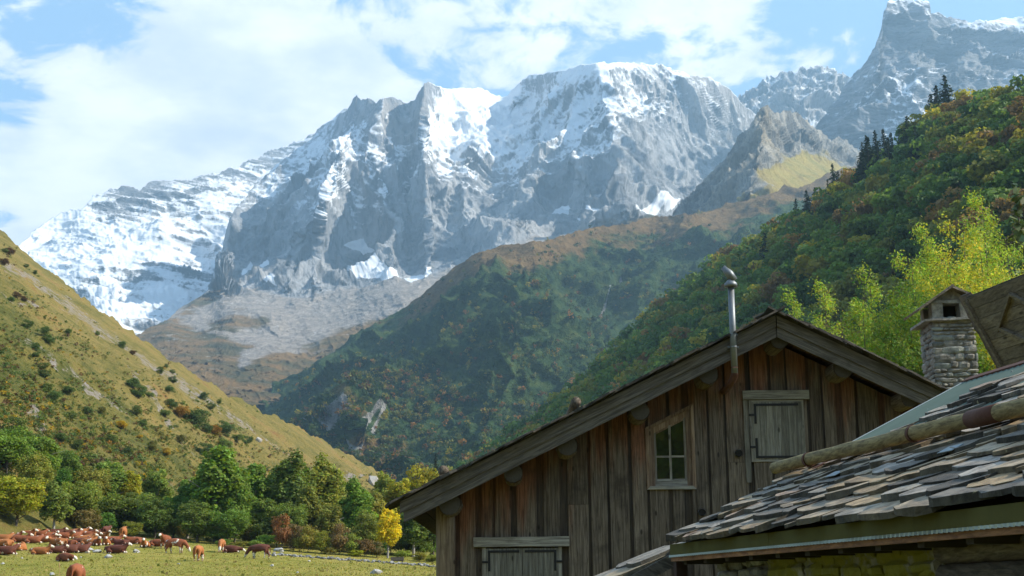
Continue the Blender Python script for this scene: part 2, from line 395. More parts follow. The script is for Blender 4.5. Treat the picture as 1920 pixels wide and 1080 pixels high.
B_tents = [([(668, 178), (655, 250), (620, 330), (560, 420), (545, 520)], 70, 60, 210), ([(795, 153), (793, 250), (800, 400), (795, 490)], 30, 60, 240),
           ([(950, 215), (900, 260), (840, 340)], 60, 45, 90), ([(1120, 125), (1150, 250), (1165, 330), (1175, 400)], 130, 70, 330),
           ([(1310, 170), (1330, 250), (1365, 340)], 60, 50, 120), ([(625, 290), (600, 400), (590, 520)], 40, 70, 260), ([(440, 392), (425, 450), (415, 530)], 60, 80, 160),
           ([(720, 183), (700, 300), (740, 420), (730, 490)], 50, 40, 140), ([(1090, 345), (1110, 400)], 30, 50, 120), ([(380, 540), (350, 580), (320, 605)], 40, 40, 130),
           ([(470, 575), (430, 610)], 45, 40, 90), ([(880, 330), (860, 420), (840, 490)], 60, 50, 120), ([(1010, 300), (990, 380), (960, 440)], 60, 50, 110), ([(560, 430), (520, 500)], 30, 50, 140)]
sB = rbf([(440, 400, .15), (480, 360, .35), (560, 300, .52), (520, 420, .22), (600, 330, .58), (640, 260, .55), (640, 200, .45), (690, 190, .25), (740, 190, .25), (700, 260, .5), (650, 350, .62), (700, 370, .5), (760, 300, .42), (760, 230, .25), (780, 180, .1), (830, 180, .85), (830, 240, .85), (880, 200, .95), (900, 270, .8), (860, 310, .55), (850, 370, .25), (930, 190, .95),
          (800, 400, .1), (1000, 170, .92), (1000, 240, .9), (1050, 200, .92), (960, 290, .7), (920, 330, .4), (1080, 280, .6), (1130, 220, .75), (1150, 150, .8), (1200, 160, .7), (1260, 170, .5), (1200, 220, .45), (1180, 290, .12), (1250, 260, .15), (1300, 200, .42), (1340, 230, .42), (1330, 290, .2), (1300, 330, .02), (1250, 340, 0),
          (1000, 340, .18), (1080, 340, .1), (900, 400, .05), (700, 440, .1), (560, 480, .08), (620, 480, .0), (1000, 420, 0), (1150, 400, 0), (500, 560, 0), (600, 600, 0), (400, 620, 0), (300, 650, 0), (800, 500, 0), (900, 520, -.1), (480, 460, .12)])
B_snowpolys = [[(643, 492), (668, 478), (700, 470), (715, 485), (760, 507), (803, 494), (810, 508), (770, 530), (745, 515), (700, 520), (655, 515)], [(452, 516), (475, 500), (505, 487), (502, 500), (470, 514)], [(500, 524), (524, 518), (520, 532), (505, 535)],
               [(1024, 408), (1032, 388), (1057, 373), (1055, 392), (1045, 402), (1034, 402)], [(1075, 398), (1100, 384), (1130, 378), (1112, 388), (1090, 397)], [(1187, 376), (1230, 372), (1274, 376), (1262, 384), (1210, 396), (1190, 396)],
               [(593, 396), (602, 388), (613, 394), (606, 401)], [(658, 450), (672, 437), (688, 460), (672, 462)], [(748, 422), (763, 420), (755, 432)], [(338, 520), (400, 500), (402, 520), (370, 545), (350, 545)]]
def snowB(U, V, P):
    wu = U + 7 * fbm(np.stack([U * .03, V * .03, U * 0], -1), 3, 2); wv = V + 5 * fbm(np.stack([U * .03, V * .03, U * 0 + 9], -1), 3, 4)
    s = sB(U, V) + .04 - .16 * np.clip((U - 940) / 60, 0, 1) * np.clip((sB(U, V) - .4) * 2, 0, 1)
    for q in B_snowpolys: m = polymask(wu, wv, q, 2.5); s = np.maximum(s, m * 1.9 - .4)
    return s
def screeB(U, V, P):
    line = np.interp(U, [300, 420, 480, 560, 640, 720, 820, 1000, 1200, 1300], [560, 545, 535, 545, 545, 525, 505, 440, 398, 395])
    return np.clip((V - line) / 30 + .3, 0, 1)
def vegB(U, V, P):
    m = polymask(U, V, [(200, 590), (330, 600), (440, 640), (470, 652), (430, 680), (470, 720), (300, 760), (180, 700)], 18)
    m = np.maximum(m, polymask(U, V, [(380, 600), (440, 578), (500, 590), (515, 610), (440, 632), (390, 625)], 14) * .72)
    m = np.maximum(m, polymask(U, V, [(300, 605), (335, 585), (372, 535), (418, 535), (408, 565), (360, 600)], 10) * .62)
    m = np.maximum(m, polymask(U, V, [(640, 610), (760, 575), (830, 530), (900, 560), (760, 660), (560, 700), (480, 690)], 16) * .72)
    m = np.maximum(m, np.clip((V - 640) / 40, 0, 1) * np.where(U < 620, 1, .8) * (1 - .8 * polymask(U, V, [(440, 655), (480, 638), (640, 572), (820, 508), (832, 522), (700, 592), (600, 630), (490, 668), (450, 690)], 10)))
    m = np.maximum(m, .85 * polymask(U, V, [(560, 668), (700, 606), (830, 535), (900, 560), (800, 640), (640, 720), (480, 730)], 14))
    return np.maximum(m, polymask(U, V, [(1130, 425), (1230, 402), (1290, 402), (1290, 440), (1130, 450)], 8))
K_tents = [([(318, 606), (350, 580), (380, 552), (412, 540)], 45, 40, 190), ([(395, 618), (430, 592), (470, 582), (505, 598)], 34, 40, 120), ([(560, 572), (610, 552), (650, 560)], 40, 30, 90), ([(690, 560), (740, 545)], 26, 26, 60), ([(255, 640), (300, 622), (350, 628)], 30, 30, 60), ([(600, 640), (700, 600), (820, 525)], 26, 34, 70), ([(460, 690), (560, 650)], 24, 24, 50)]
def mor(U, V):                                          # moraine hummocks and gullies below the wall
    k = np.clip(screeB(U, V, 0) * 1.3 - .3, 0, 1); Q = np.stack([(U + V * .8) * .018, (V - U * .2) * .035, U * 0], -1)
    return k * (46 * fbm(Q, 5, 88, .5) + 15 * (ridged(Q * 2.2 + 7, 4, 90) - .9))
layer('rock_wall', B_ridge, [(225, 760), (560, 760), (850, 640), (1130, 470), (1400, 450)], 760, 330, dB,
      rockdisp(66, 430, 14, (1, 1, .42), .17, .2, lambda U, V: tents(U, V, B_tents) * (1 - .85 * np.clip(screeB(U, V, 0) * 1.1 - .1, 0, 1)) + mor(U, V) + tents(U, V, K_tents), lambda U, V: 1 - .9 * np.clip(screeB(U, V, 0) * 1.2, 0, 1)), M_WALL, False,
      {'snow': snowB, 'scree': screeB, 'veg': vegB}, back=(350, .8), jag=5, jagscale=.05)

# ---------------- tall peak on the right
D_ridge = [(1490, 285), (1520, 250), (1535, 225), (1560, 195), (1590, 152), (1600, 140), (1620, 115), (1638, 88), (1648, 60), (1655, 35), (1660, 12), (1668, 0), (1690, -4), (1718, 1), (1738, 8), (1745, 25), (1765, 28), (1780, 32), (1800, 38), (1818, 42), (1835, 38), (1860, 38), (1880, 32), (1900, 33), (1990, 22)]
dD = rbf([(1535, 225, 5000), (1600, 140, 5100), (1660, 12, 5250), (1690, -4, 5250), (1745, 25, 5350), (1860, 38, 5400), (1980, 24, 5400), (1560, 270, 4800), (1650, 150, 4850), (1700, 80, 5050), (1700, 250, 4400), (1800, 150, 4800), (1900, 120, 4900), (1900, 230, 4400), (1600, 300, 4500), (1980, 200, 4500)])
sD = rbf([(1690, 5, .75), (1720, 40, .3), (1660, 60, .2), (1780, 60, .45), (1860, 80, .5), (1640, 130, .38), (1700, 140, .45), (1620, 170, .4), (1760, 170, .36), (1600, 230, .25), (1680, 210, .42), (1880, 130, .5), (1650, 250, .25), (1560, 260, .15), (1900, 200, .4)])
layer('rock_peak', D_ridge, [(1490, 330), (1700, 330), (1990, 260)], 260, 190, dD,
      rockdisp(75, 380, 23, (0.8, .8, 1.2), .2, .2, lambda U, V: tents(U, V, [([(1665, 0), (1640, 110), (1600, 220), (1570, 290)], 50, 90, 200), ([(1745, 25), (1720, 150), (1690, 260)], 60, 60, 130), ([(1850, 38), (1800, 200)], 60, 60, 110)])),
      M_LAYER, False, {'snow': lambda U, V, P: sD(U, V) + .02 - .12 * (U > 1745), 'scree': lambda U, V, P: U * 0}, back=(350, .9), jag=4, jagscale=.07)

# ---------------- rocky pyramid with golden grass
E_ridge = [(1215, 440), (1235, 425), (1262, 398), (1290, 368), (1340, 315), (1370, 280), (1400, 240), (1420, 210), (1430, 200), (1437, 195), (1446, 203), (1453, 212), (1470, 205), (1490, 212), (1510, 222), (1530, 240), (1545, 250), (1560, 262), (1575, 255), (1590, 268), (1610, 280), (1640, 300), (1700, 350)]
dE = rbf([(1235, 425, 3150), (1300, 358, 3150), (1370, 280, 3200), (1437, 195, 3300), (1425, 260, 3120), (1420, 320, 2960), (1400, 360, 2850), (1350, 380, 2900), (1300, 410, 2850), (1470, 205, 3450), (1530, 240, 3650), (1610, 280, 3900), (1490, 290, 3250), (1550, 290, 3480), (1480, 340, 3000), (1560, 330, 3250), (1640, 350, 3400), (1350, 330, 3080), (1500, 380, 2800), (1300, 450, 2700), (1600, 400, 3000)])
gE = [(1415, 318), (1450, 310), (1490, 290), (1505, 282), (1560, 300), (1600, 318), (1580, 345), (1480, 352), (1440, 352), (1418, 338)]
layer('rock_pyramid', E_ridge, [(1215, 490), (1400, 440), (1700, 400)], 300, 160, dE,
      rockdisp(27, 190, 31, (1.4, 1.4, .3), .3, .3, lambda U, V: tents(U, V, [([(1437, 197), (1428, 260), (1422, 330), (1405, 355)], 70, 45, 140), ([(1530, 240), (1500, 290)], 25, 25, 60), ([(1480, 210), (1465, 290)], 22, 22, 60), ([(1575, 258), (1560, 310)], 25, 25, 60)]) * (1 - .8 * polymask(U, V, gE, 10)), lambda U, V: 1 - .85 * polymask(U, V, gE, 14)),
      M_PYR, False, {'veg': lambda U, V, P: np.maximum(polymask(U, V, gE, 9) * .98, np.maximum(.34 * (U > 1432) * np.clip((V - 240) / 50, 0, 1), polymask(U, V, [(1215, 430), (1300, 402), (1400, 366), (1480, 345), (1600, 340), (1700, 420), (1215, 500)], 8))),
                     'scree': lambda U, V, P: U * 0}, back=(200, 1.0), jag=5, jagscale=.11)

# ---------------- wooded middle spur
def scrub_material(name):
    m, t = material(name); p = t.pos()
    n1 = t.noise(p, 0.012, 10, 0.65); n2 = t.noise(p, 0.05, 8, 0.7); n3 = t.noise(p, 0.0035, 5, 0.55)
    c = t.ramp(n2, [(0.30, (0.012, 0.032, 0.014)), (0.48, (0.030, 0.060, 0.020)), (0.60, (0.060, 0.090, 0.026)), (0.75, (0.11, 0.11, 0.035))])
    he = t.attr('heath').outputs['Fac']
    hk = t.ss(t.math('ADD', he, t.math('MULTIPLY', t.math('SUBTRACT', n1, 0.5), 1.2)), 0.42, 0.62)
    hc = t.ramp(n2, [(0.3, (0.075, 0.06, 0.025)), (0.5, (0.15, 0.095, 0.04)), (0.7, (0.22, 0.15, 0.06))])
    c = t.mix(hk, c, hc)
    rk = t.attr('rock').outputs['Fac']
    rf = t.ss(t.math('ADD', rk, t.math('MULTIPLY', t.math('SUBTRACT', t.noise(t.scalev(p, (1, 1, .4)), 0.045, 9, 0.74), 0.5), 2.4)), 0.62, 0.8)
    c = t.mix(rf, c, t.ramp(t.noise(t.scalev(p, (1, 1, .3)), .08, 8, .75), [(.35, (0.07, 0.072, 0.07)), (.65, (0.40, 0.39, 0.37))]))
    t.out(c, 0.95, t.bump(t.math('ADD', n2, t.noise(p, 0.2, 4, .7)), 1.0, 6.0), 0.08)
    return m
M_SCRUB = scrub_material('scrub_slope')
G_ridge = [(380, 765), (430, 745), (500, 735), (560, 700), (640, 650), (690, 612), (760, 570), (800, 535), (830, 512), (880, 484), (950, 460), (1000, 452), (1060, 436), (1120, 420), (1180, 412), (1225, 402), (1260, 405), (1300, 400), (1400, 370), (1450, 355), (1500, 345), (1560, 322), (1620, 305), (1700, 300)]
dG = rbf([(1700, 300, 3200), (1560, 322, 3000), (1500, 345, 2900), (1400, 372, 2750), (1300, 400, 2650), (1240, 402, 2700), (1180, 412, 2550), (1060, 435, 2400), (950, 460, 2300), (880, 482, 2250), (830, 510, 2280), (760, 570, 2350), (690, 612, 2400), (640, 650, 2350), (560, 700, 2250), (500, 735, 2150), (400, 765, 2100),
          (1000, 550, 1950), (1000, 650, 1700), (1000, 750, 1480), (900, 850, 1280), (800, 700, 1650), (700, 800, 1380), (650, 735, 1500), (680, 710, 1700), (750, 870, 1230), (860, 890, 1200), (1200, 500, 2350), (1200, 600, 2000), (1150, 520, 2300), (1400, 430, 2450), (1100, 800, 1380), (600, 800, 1450), (560, 760, 1700), (1400, 600, 1800), (1600, 450, 2300), (700, 930, 1080), (900, 930, 1100), (1200, 900, 1200), (500, 850, 1300), (1060, 560, 1990)])
def heathG(U, V, P):
    top = np.interp(U, [g[0] for g in G_ridge], [g[1] for g in G_ridge]); d = V - top
    h = np.interp(d, [0, 25, 60, 120], [.85, .62, .32, .12]) * np.clip((U - 620) / 200, 0.1, 1)
    h = np.maximum(h, polymask(U, V, [(500, 760), (560, 740), (640, 700), (700, 740), (720, 780), (600, 770)], 25) * .6)
    return np.maximum(h, .55 * polymask(U, V, [(620, 800), (760, 800), (800, 880), (700, 890)], 20))
def rockG(U, V, P):
    r = 0
    for pts, wd in (([(612, 800), (628, 770), (650, 748)], 9), ([(655, 830), (685, 800), (705, 765)], 13), ([(660, 815), (640, 825)], 8), ([(718, 765), (712, 790)], 6), ([(1125, 580), (1140, 555), (1165, 525)], 4), ([(1105, 600), (1112, 590)], 3), ([(755, 880), (775, 865)], 10), ([(560, 770), (566, 782)], 7), ([(690, 840), (665, 850)], 7), ([(585, 790), (592, 775)], 4)):
        d, _ = linedist(U, V, pts); r = np.maximum(r, np.clip(1.15 - d / wd, 0, 1))
    return r
layer('wooded_spur', G_ridge, [(380, 960), (1700, 960)], 560, 300, dG,
      rockdisp(38, 260, 44, (1, 1, .6), .2, .3, lambda U, V: tents(U, V, [([(1000, 452), (1010, 560), (960, 700), (880, 850)], 150, 130, 130), ([(1300, 400), (1200, 560), (1120, 700)], 110, 80, 120), ([(700, 610), (690, 700), (660, 780)], 60, 70, 90), ([(1450, 355), (1350, 520)], 80, 80, 90), ([(600, 690), (560, 780)], 50, 60, 60)])),
      M_SCRUB, True, {'heath': heathG, 'rock': rockG}, tp=1.15, back=(150, .6), jag=3, jagscale=.05)

# ---------------- analytic valley ground, left and right hillsides
def ground_z(x, y):
    x = np.asarray(x, float); y = np.asarray(y, float)
    yc = np.clip(y, -400, 150)
    z = -1.5 + .028 * np.clip(yc, -60, 150) + np.maximum(0, -x - 8) * .00138 * np.clip(yc - 85, 0, 65) * np.clip(1 - np.maximum(-x - 60, 0) / 400, .3, 1)
    z = z + np.maximum(0, y - 150) * .07 + np.maximum(0, -y - 12) * .30
    z = z + 0.22 * fbm(np.stack([x * .03, y * .03, x * 0], -1), 4, 77)
    near = np.clip((y - 18) / 30, 0, 1) * np.clip((80 - y) / 30, 0, 1)
    return z + np.clip(x - 4, 0, 30) * .03 + .0 * near
LA, LX = 0.70, 60.0
def left_Y(u, v):
    d = pray(u, v); return LA * LX / np.maximum(.075 - LA * d[..., 0] - d[..., 2], .03)
RA, RX = 0.85, 90.0
def right_Y(u, v):
    d = pray(u, v); return RA * RX / np.maximum(RA * d[..., 0] + .12 * RA + .085 - d[..., 2], .05)

def grass_material(name, scree=True):
    m, t = material(name); p = t.pos()
    n1 = t.noise(p, 0.045, 9, 0.68); n2 = t.noise(p, 0.32, 8, 0.74); n3 = t.noise(p, 0.011, 7, 0.6)
    mixn = t.math('ADD', t.math('MULTIPLY', n1, .55), t.math('MULTIPLY', n2, .45))
    mixn = t.math('ADD', .5, t.math('MULTIPLY', t.math('SUBTRACT', mixn, .5), 1.35))
    straw = t.ramp(mixn, [(0.30, (0.075, 0.085, 0.022)), (0.45, (0.165, 0.145, 0.042)), (0.56, (0.245, 0.19, 0.062)), (0.68, (0.22, 0.125, 0.05))])
    green = t.ramp(mixn, [(0.30, (0.040, 0.055, 0.016)), (0.45, (0.10, 0.105, 0.026)), (0.56, (0.18, 0.155, 0.042)), (0.68, (0.19, 0.10, 0.042))])
    g = t.attr('green').outputs['Fac']
    gk = t.ss(t.math('ADD', g, t.math('MULTIPLY', t.math('SUBTRACT', n3, .5), 1.2)), 0.35, 0.7)
    c = t.mix(gk, straw, green)
    s = t.attr('scree').outputs['Fac']
    sk = t.ss(t.math('ADD', s, t.math('MULTIPLY', t.math('SUBTRACT', n2, .5), 2.6)), 0.55, 0.72)
    c = t.mix(sk, c, t.mix(t.noise(p, 1.1, 4, .7), (0.12, 0.105, 0.09), (0.40, 0.36, 0.32)))
    t.out(c, 0.95, t.bump(t.math('ADD', n2, t.noise(p, 1.2, 5, .7)), 0.8, 1.6), 0.08)
    return m
M_HILL = grass_material('hillside_grass')
L_ridge = [(-420, 120), (-100, 345), (0, 428), (15, 440), (35, 462), (80, 500), (150, 555), (230, 610), (330, 680), (420, 735), (500, 775), (540, 790), (575, 808), (610, 830), (650, 850), (690, 870), (720, 890), (760, 925)]
def smooth_disp(amp, lam, seed):
    def f(P, U, V, T):
        S = P / lam
        d = fbm(S, 5, seed) * amp + (ridged(P * np.array([1, 1, 1]) / (lam * .30), 5, seed + 9) - .8) * amp * .26
        return P + np.array([0.3, -.45, .6]) * (d * np.clip(.15 + T * 5, 0, 1))[..., None]
    return f
L_scree = [([(9, 504), (80, 540), (150, 590), (250, 660), (330, 715), (420, 770), (471, 802)], 16), ([(120, 690), (180, 730), (240, 767)], 8), ([(335, 812), (375, 842)], 9), ([(40, 640), (110, 690)], 7), ([(55, 770), (90, 800)], 9), ([(300, 865), (330, 890)], 7), ([(230, 700), (330, 790)], 5), ([(460, 800), (540, 850)], 8), ([(560, 880), (700, 900)], 5), ([(0, 560), (60, 590)], 5)]
def screeL(U, V, P):
    r = 0
    wu = U + 12 * fbm(np.stack([U * .02, V * .02, U * 0], -1), 3, 2); wv = V + 10 * fbm(np.stack([U * .02, V * .02, U * 0 + 5], -1), 3, 6)
    for pts, wd in L_scree: d, _ = linedist(wu, wv, pts); r = np.maximum(r, .62 * np.clip(1.3 - d / wd, 0, 1))
    return r
def greenL(U, V, P):
    top = np.interp(U, [g[0] for g in L_ridge], [g[1] for g in L_ridge]); d = V - top
    return np.interp(d, [0, 60, 110, 170, 300, 420], [.14, .2, .5, .7, .8, .85]) * np.interp(U, [0, 350, 600], [1, .75, .45])
layer('left_hillside', L_ridge, [(-420, 1075), (0, 1060), (300, 1040), (600, 1030), (760, 1040)], 420, 330, left_Y,
      smooth_disp(7, 110, 61), M_HILL, True, {'scree': screeL, 'green': greenL}, tp=1.1, back=(25, .9), jag=7, jagscale=.05)

M_FOREST = scrub_material('forest_floor')
R_ridge = [(780, 945), (850, 893), (900, 862), (950, 825), (1000, 795), (1040, 762), (1110, 705), (1150, 665), (1200, 618), (1240, 575), (1300, 530), (1360, 480), (1420, 455), (1480, 415), (1540, 375), (1590, 340), (1640, 300), (1700, 255), (1760, 218), (1830, 192), (1880, 172), (1920, 160), (2000, 120), (2300, -20)]
R_ridge = [(u_, v_ + 14) for u_, v_ in R_ridge]
layer('right_hillside', R_ridge, [(780, 1000), (2300, 1000)], 300, 240, right_Y,
      smooth_disp(9, 120, 71), M_FOREST, True, {'heath': lambda U, V, P: U * 0 + .35, 'rock': lambda U, V, P: U * 0}, tp=1.2, back=(30, .6))

# ---------------- valley floor and meadow: one sheet
def meadow_material():
    m, t = material('meadow_grass'); p = t.pos()
    n1 = t.noise(p, 0.09, 7, .62); n2 = t.noise(t.scalev(p, (1, .35, 1)), 1.1, 7, .7); n3 = t.noise(p, .5, 4, .6)
    k = t.math('ADD', t.math('MULTIPLY', n1, .45), t.math('MULTIPLY', n2, .55))
    c = t.ramp(k, [(.30, (0.10, 0.115, 0.022)), (.45, (0.19, 0.185, 0.035)), (.56, (0.26, 0.225, 0.055)), (.72, (0.33, 0.25, 0.09))])
    c = t.mix(t.math('MULTIPLY', t.ss(n3, .60, .72), .5), c, (0.10, 0.065, 0.03))
    t.out(c, .95, t.bump(t.math('ADD', n2, t.noise(p, 6, 4, .7)), .8, .18), .06)
    return m
xs = np.concatenate([np.linspace(-600, -90, 40), np.linspace(-85, 60, 150), np.linspace(65, 500, 40)])
ys = np.concatenate([np.linspace(-240, 55, 60), np.linspace(57, 175, 130), np.linspace(180, 1300, 60)])
X, Y = np.meshgrid(xs, ys); Z = ground_z(X, Y)
idx = np.arange(X.size).reshape(X.shape)
F = np.stack([idx[:-1, :-1], idx[:-1, 1:], idx[1:, 1:], idx[1:, :-1]], -1).reshape(-1, 4)
g = link('meadow', mesh_np('meadow', np.stack([X, Y, Z], -1).reshape(-1, 3), F, meadow_material(), True)); tag(g, kind='structure')
# one great base sheet under everything out to the horizon
V = np.array([(-4900, -1450, -70), (4900, -1450, -70), (4900, 8750, -70), (-4900, 8750, -70)], float)
g = link('ground', mesh_np('ground', V, [(0, 1, 2, 3)], M_SCRUB)); tag(g, kind='structure')

def ground_hit(u, v, y0=60, y1=260):
    ys_ = np.linspace(y0, y1, 800); P = at(np.full(800, u), np.full(800, v), ys_)
    dif = P[:, 2] - ground_z(P[:, 0], P[:, 1]); k = np.where(dif[:-1] * dif[1:] <= 0)[0]
    i = k[0] if len(k) else (len(ys_) - 1 if abs(dif[-1]) < abs(dif[0]) else 0)
    return P[i]
# ================================================================== VEGETATION
from mathutils.bvhtree import BVHTree
def leaf_material(name, trans=0.35):
    m, t = material(name)
    oc = t.n('ShaderNodeObjectInfo'); ca = t.attr('Col').outputs['Color']
    c = t.mix(1.0, oc.outputs['Color'], ca, 'MULTIPLY')
    d = t.n('ShaderNodeBsdfPrincipled', {'Base Color': c, 'Roughness': .65, 'Specular IOR Level': .25})
    tr = t.n('ShaderNodeBsdfTranslucent', {'Color': t.mix(1.0, c, (1.25, 1.2, .55), 'MULTIPLY')})
    mx = t.n('ShaderNodeMixShader', {0: trans, 1: d.outputs[0], 2: tr.outputs[0]})
    t.n('ShaderNodeOutputMaterial', {'Surface': mx.outputs[0]})
    return m
M_LEAF = leaf_material('leaves', .45)
M_NEEDLE = leaf_material('needles', .12)
def bark_material(name, a, b):
    m, t = material(name); p = t.pos()
    n = t.noise(t.scalev(p, (1, 1, .25)), 14, 8, .65)
    t.out(t.mix(n, a, b), .9, t.bump(n, .6, .02), .1); return m
M_BARK = bark_material('bark', (0.05, 0.04, 0.03), (0.16, 0.14, 0.12))
M_PALEBARK = bark_material('pale_bark', (0.10, 0.09, 0.08), (0.45, 0.43, 0.40))

def unit(v): return v / (np.linalg.norm(v, axis=-1, keepdims=True) + 1e-9)
def leafquads(C, N, size, aspect=1.0, rng=RNG):
    n = len(C); r = unit(rng.normal(size=(n, 3))); T = unit(np.cross(N, r)); B = np.cross(N, T)
    s = (np.asarray(size) * rng.uniform(.7, 1.3, n))[:, None]
    T = T * s; B = B * s * aspect
    V = np.stack([C - T * .5 - B * .25, C + T * .1 - B * .5, C + T * .5 + B * .15, C - T * .05 + B * .5], 1).reshape(-1, 3)
    return V, np.arange(4 * n).reshape(n, 4)
def crown_pts(rng, nl, per, rx, z0, z1, lobe=.42, pointed=0.0, shell=.55):
    """leaf centres, outward normals, brightness for a crown of nl billows"""
    C = []; N = []; K = []
    zc, rz = (z0 + z1) / 2, (z1 - z0) / 2
    for i in range(nl):
        d = unit(rng.normal(size=3)); d[2] = d[2] * .9 + .12
        rad = rng.uniform(.35, .78) if i else 0.2
        zz = zc + d[2] * rz * rad * 1.15; f = 1.0 - pointed * max(0.0, (zz - z0) / (z1 - z0)) 
        c = np.array([d[0] * rx * rad * f * 1.05, d[1] * rx * rad * f * 1.05, zz])
        lr = lobe * rng.uniform(.65, 1.2); q = unit(rng.normal(size=(per, 3))); q[:, 2] = np.abs(q[:, 2]) * np.where(rng.random(per) < .78, 1, -1)
        rr = rng.uniform(shell, 1.08, per)[:, None]
        pt = c + q * rr * np.array([rx * lr * (.6 + .4 * f), rx * lr * (.6 + .4 * f), rz * lr * .9])
        C.append(pt); N.append(unit(q + rng.normal(size=(per, 3)) * .55)); K.append(np.full(per, rng.uniform(.72, 1.22)) * rng.uniform(.75, 1.25, per))
    return np.concatenate(C), np.concatenate(N), np.concatenate(K)
def tint(K, rng, base=(1, 1, 1), hue=.12):
    n = len(K); c = np.ones((n, 3)) * K[:, None] * np.array(base)
    h = rng.normal(0, hue, n); c[:, 0] *= 1 + h; c[:, 2] *= 1 - .5 * np.abs(h)
    return np.clip(c, 0, 4)
def leaf_mesh(name, C, N, K, size, rng, aspect=1.0, mat=None, base=(1, 1, 1), hue=.12, extra=None):
    V, F = leafquads(C, N, size, aspect, rng); col = np.repeat(tint(K, rng, base, hue), 4, 0)
    me = mesh_np(name, V, F, mat or M_LEAF); cattr(me, 'Col', col); return me
def limbs(rng, h, rx, z0, z1, r0=.022, n=6, lean=.03):
    lx, ly = rng.normal(0, lean, 2); top = np.array([lx, ly, z0 + (z1 - z0) * .75])
    parts = [tube([(0, 0, -.03), (lx * .3, ly * .3, z0 * .6 + .02), tuple(top * np.array([.7, .7, .6])), tuple(top)], [r0, r0 * .8, r0 * .5, r0 * .12], 7)]
    for i in range(n):
        a = rng.uniform(0, 6.28); zb = rng.uniform(z0 * .7 + .04, z0 + (z1 - z0) * .5); b = np.array([lx * .5, ly * .5, zb]); L = rx * rng.uniform(.55, .9)
        e = b + np.array([math.cos(a) * L, math.sin(a) * L, L * rng.uniform(.5, 1.0)])
        parts.append(tube([tuple(b), tuple((b + e) / 2 + np.array([0, 0, .02])), tuple(e)], [r0 * .42, r0 * .28, r0 * .08], 5))
    return cat(*parts)
def tri_quads(V, F):
    Q = []
    for f in F:
        if len(f) == 4: Q.append(f)
        else:
            for k in range(1, len(f) - 1, 2): Q.append((f[0], f[k], f[k + 1], f[min(k + 2, len(f) - 1)] if k + 2 < len(f) else f[0]))
    return [q for q in Q if len(set(q)) == 4]

# ---- prototypes (unit height): valley trees with trunk + crown meshes
def broad_proto(seed, nl, per, rx, z0, size, pointed=0.0, lobe=.42, bark=None, aspect=1.0, nlimb=7):
    rng = np.random.default_rng(seed)
    C, N, K = crown_pts(rng, nl, per, rx, z0, 1.0, lobe, pointed)
    crown = leaf_mesh('crown', C, N, K, size, rng, aspect)
    V, F = limbs(rng, 1, rx, z0, 1.0, .02, nlimb); tm = bpy.data.meshes.new('trunk'); tm.from_pydata([tuple(v) for v in V], [], F); tm.materials.append(bark or M_BARK)
    return tm, crown
VP = {'birch': [broad_proto(s, 64, 150, .26, .12, .024, .45, .27, M_PALEBARK) for s in (1, 2, 3)],
      'round': [broad_proto(s, 62, 150, .40, .08, .027, .1, .30) for s in (4, 5, 6)],
      'bush':  [broad_proto(s, 30, 110, .52, .0, .048, .0, .38, nlimb=9) for s in (7, 8, 9)]}
def conifer_mesh(seed, tiers=24, detail=26, merge_trunk=True):
    rng = np.random.default_rng(seed); C = []; N = []; K = []
    for i in range(tiers):
        f = i / (tiers - 1); z = .08 + .90 * f; r = .21 * (1 - f) ** .85 * rng.uniform(.8, 1.15) + .012
        nb = max(5, int(11 * (1 - f) + 4))
        for b in range(nb):
            a = rng.uniform(0, 6.28); L = r * rng.uniform(.7, 1.15); k = rng.uniform(.6, 1.25)
            m_ = max(3, int(detail * (1 - f) * .4) + 2); s = np.linspace(.12, 1, m_)
            x = np.cos(a) * L * s; y = np.sin(a) * L * s; zz = z - .05 * s * (1 - f) - .02 * s * s + rng.normal(0, .006, m_)
            C.append(np.stack([x, y, zz], -1) + rng.normal(0, .008, (m_, 3))); nn = np.array([math.cos(a) * .3, math.sin(a) * .3, 1.0]) + rng.normal(0, .5, (m_, 3)); N.append(unit(nn)); K.append(np.full(m_, k))
    return np.concatenate(C), np.concatenate(N), np.concatenate(K), rng
CP = []
for s in (21, 22, 23):
    C, N, K, rng = conifer_mesh(s); cm = leaf_mesh('crown', C, N, K, .042, rng, .7, M_NEEDLE)
    V, F = tube([(0, 0, -.03), (0, 0, .5), (0, 0, .97)], [.018, .01, .002], 6); tm = bpy.data.meshes.new('trunk'); tm.from_pydata([tuple(v) for v in V], [], F); tm.materials.append(M_BARK)
    CP.append((tm, cm))
VP['conifer'] = CP
def put_tree(name, label, cat_, group, P, h, wscale, kind, color, k=None, rot=None):
    tm, cm = VP[kind][k if k is not None else random.randrange(3)]
    o = thing(name, label, cat_, tuple(P), group)
    o.scale = (h * wscale, h * wscale, h); o.rotation_euler = (0, 0, rot if rot is not None else random.uniform(0, 6.28))
    link('trunk', tm, o); link('crown', cm, o, color=color)
    return o

def bvh_of(name):
    me = bpy.data.objects[name].data
    return BVHTree.FromPolygons([v.co for v in me.vertices], [tuple(p.vertices) for p in me.polygons])
BR = bvh_of('right_hillside'); BL = bvh_of('left_hillside'); BG = bvh_of('wooded_spur')
def hit_pix(bvh, u, v):
    d = pray(u, v); r = bvh.ray_cast(Vector((0, 0, 0)), Vector(d).normalized())
    return None if r[0] is None else np.array(r[0])
def drop(bvh, x, y):
    r = bvh.ray_cast(Vector((x, y, 2000)), Vector((0, 0, -1)))
    return None if r[0] is None else r[0].z
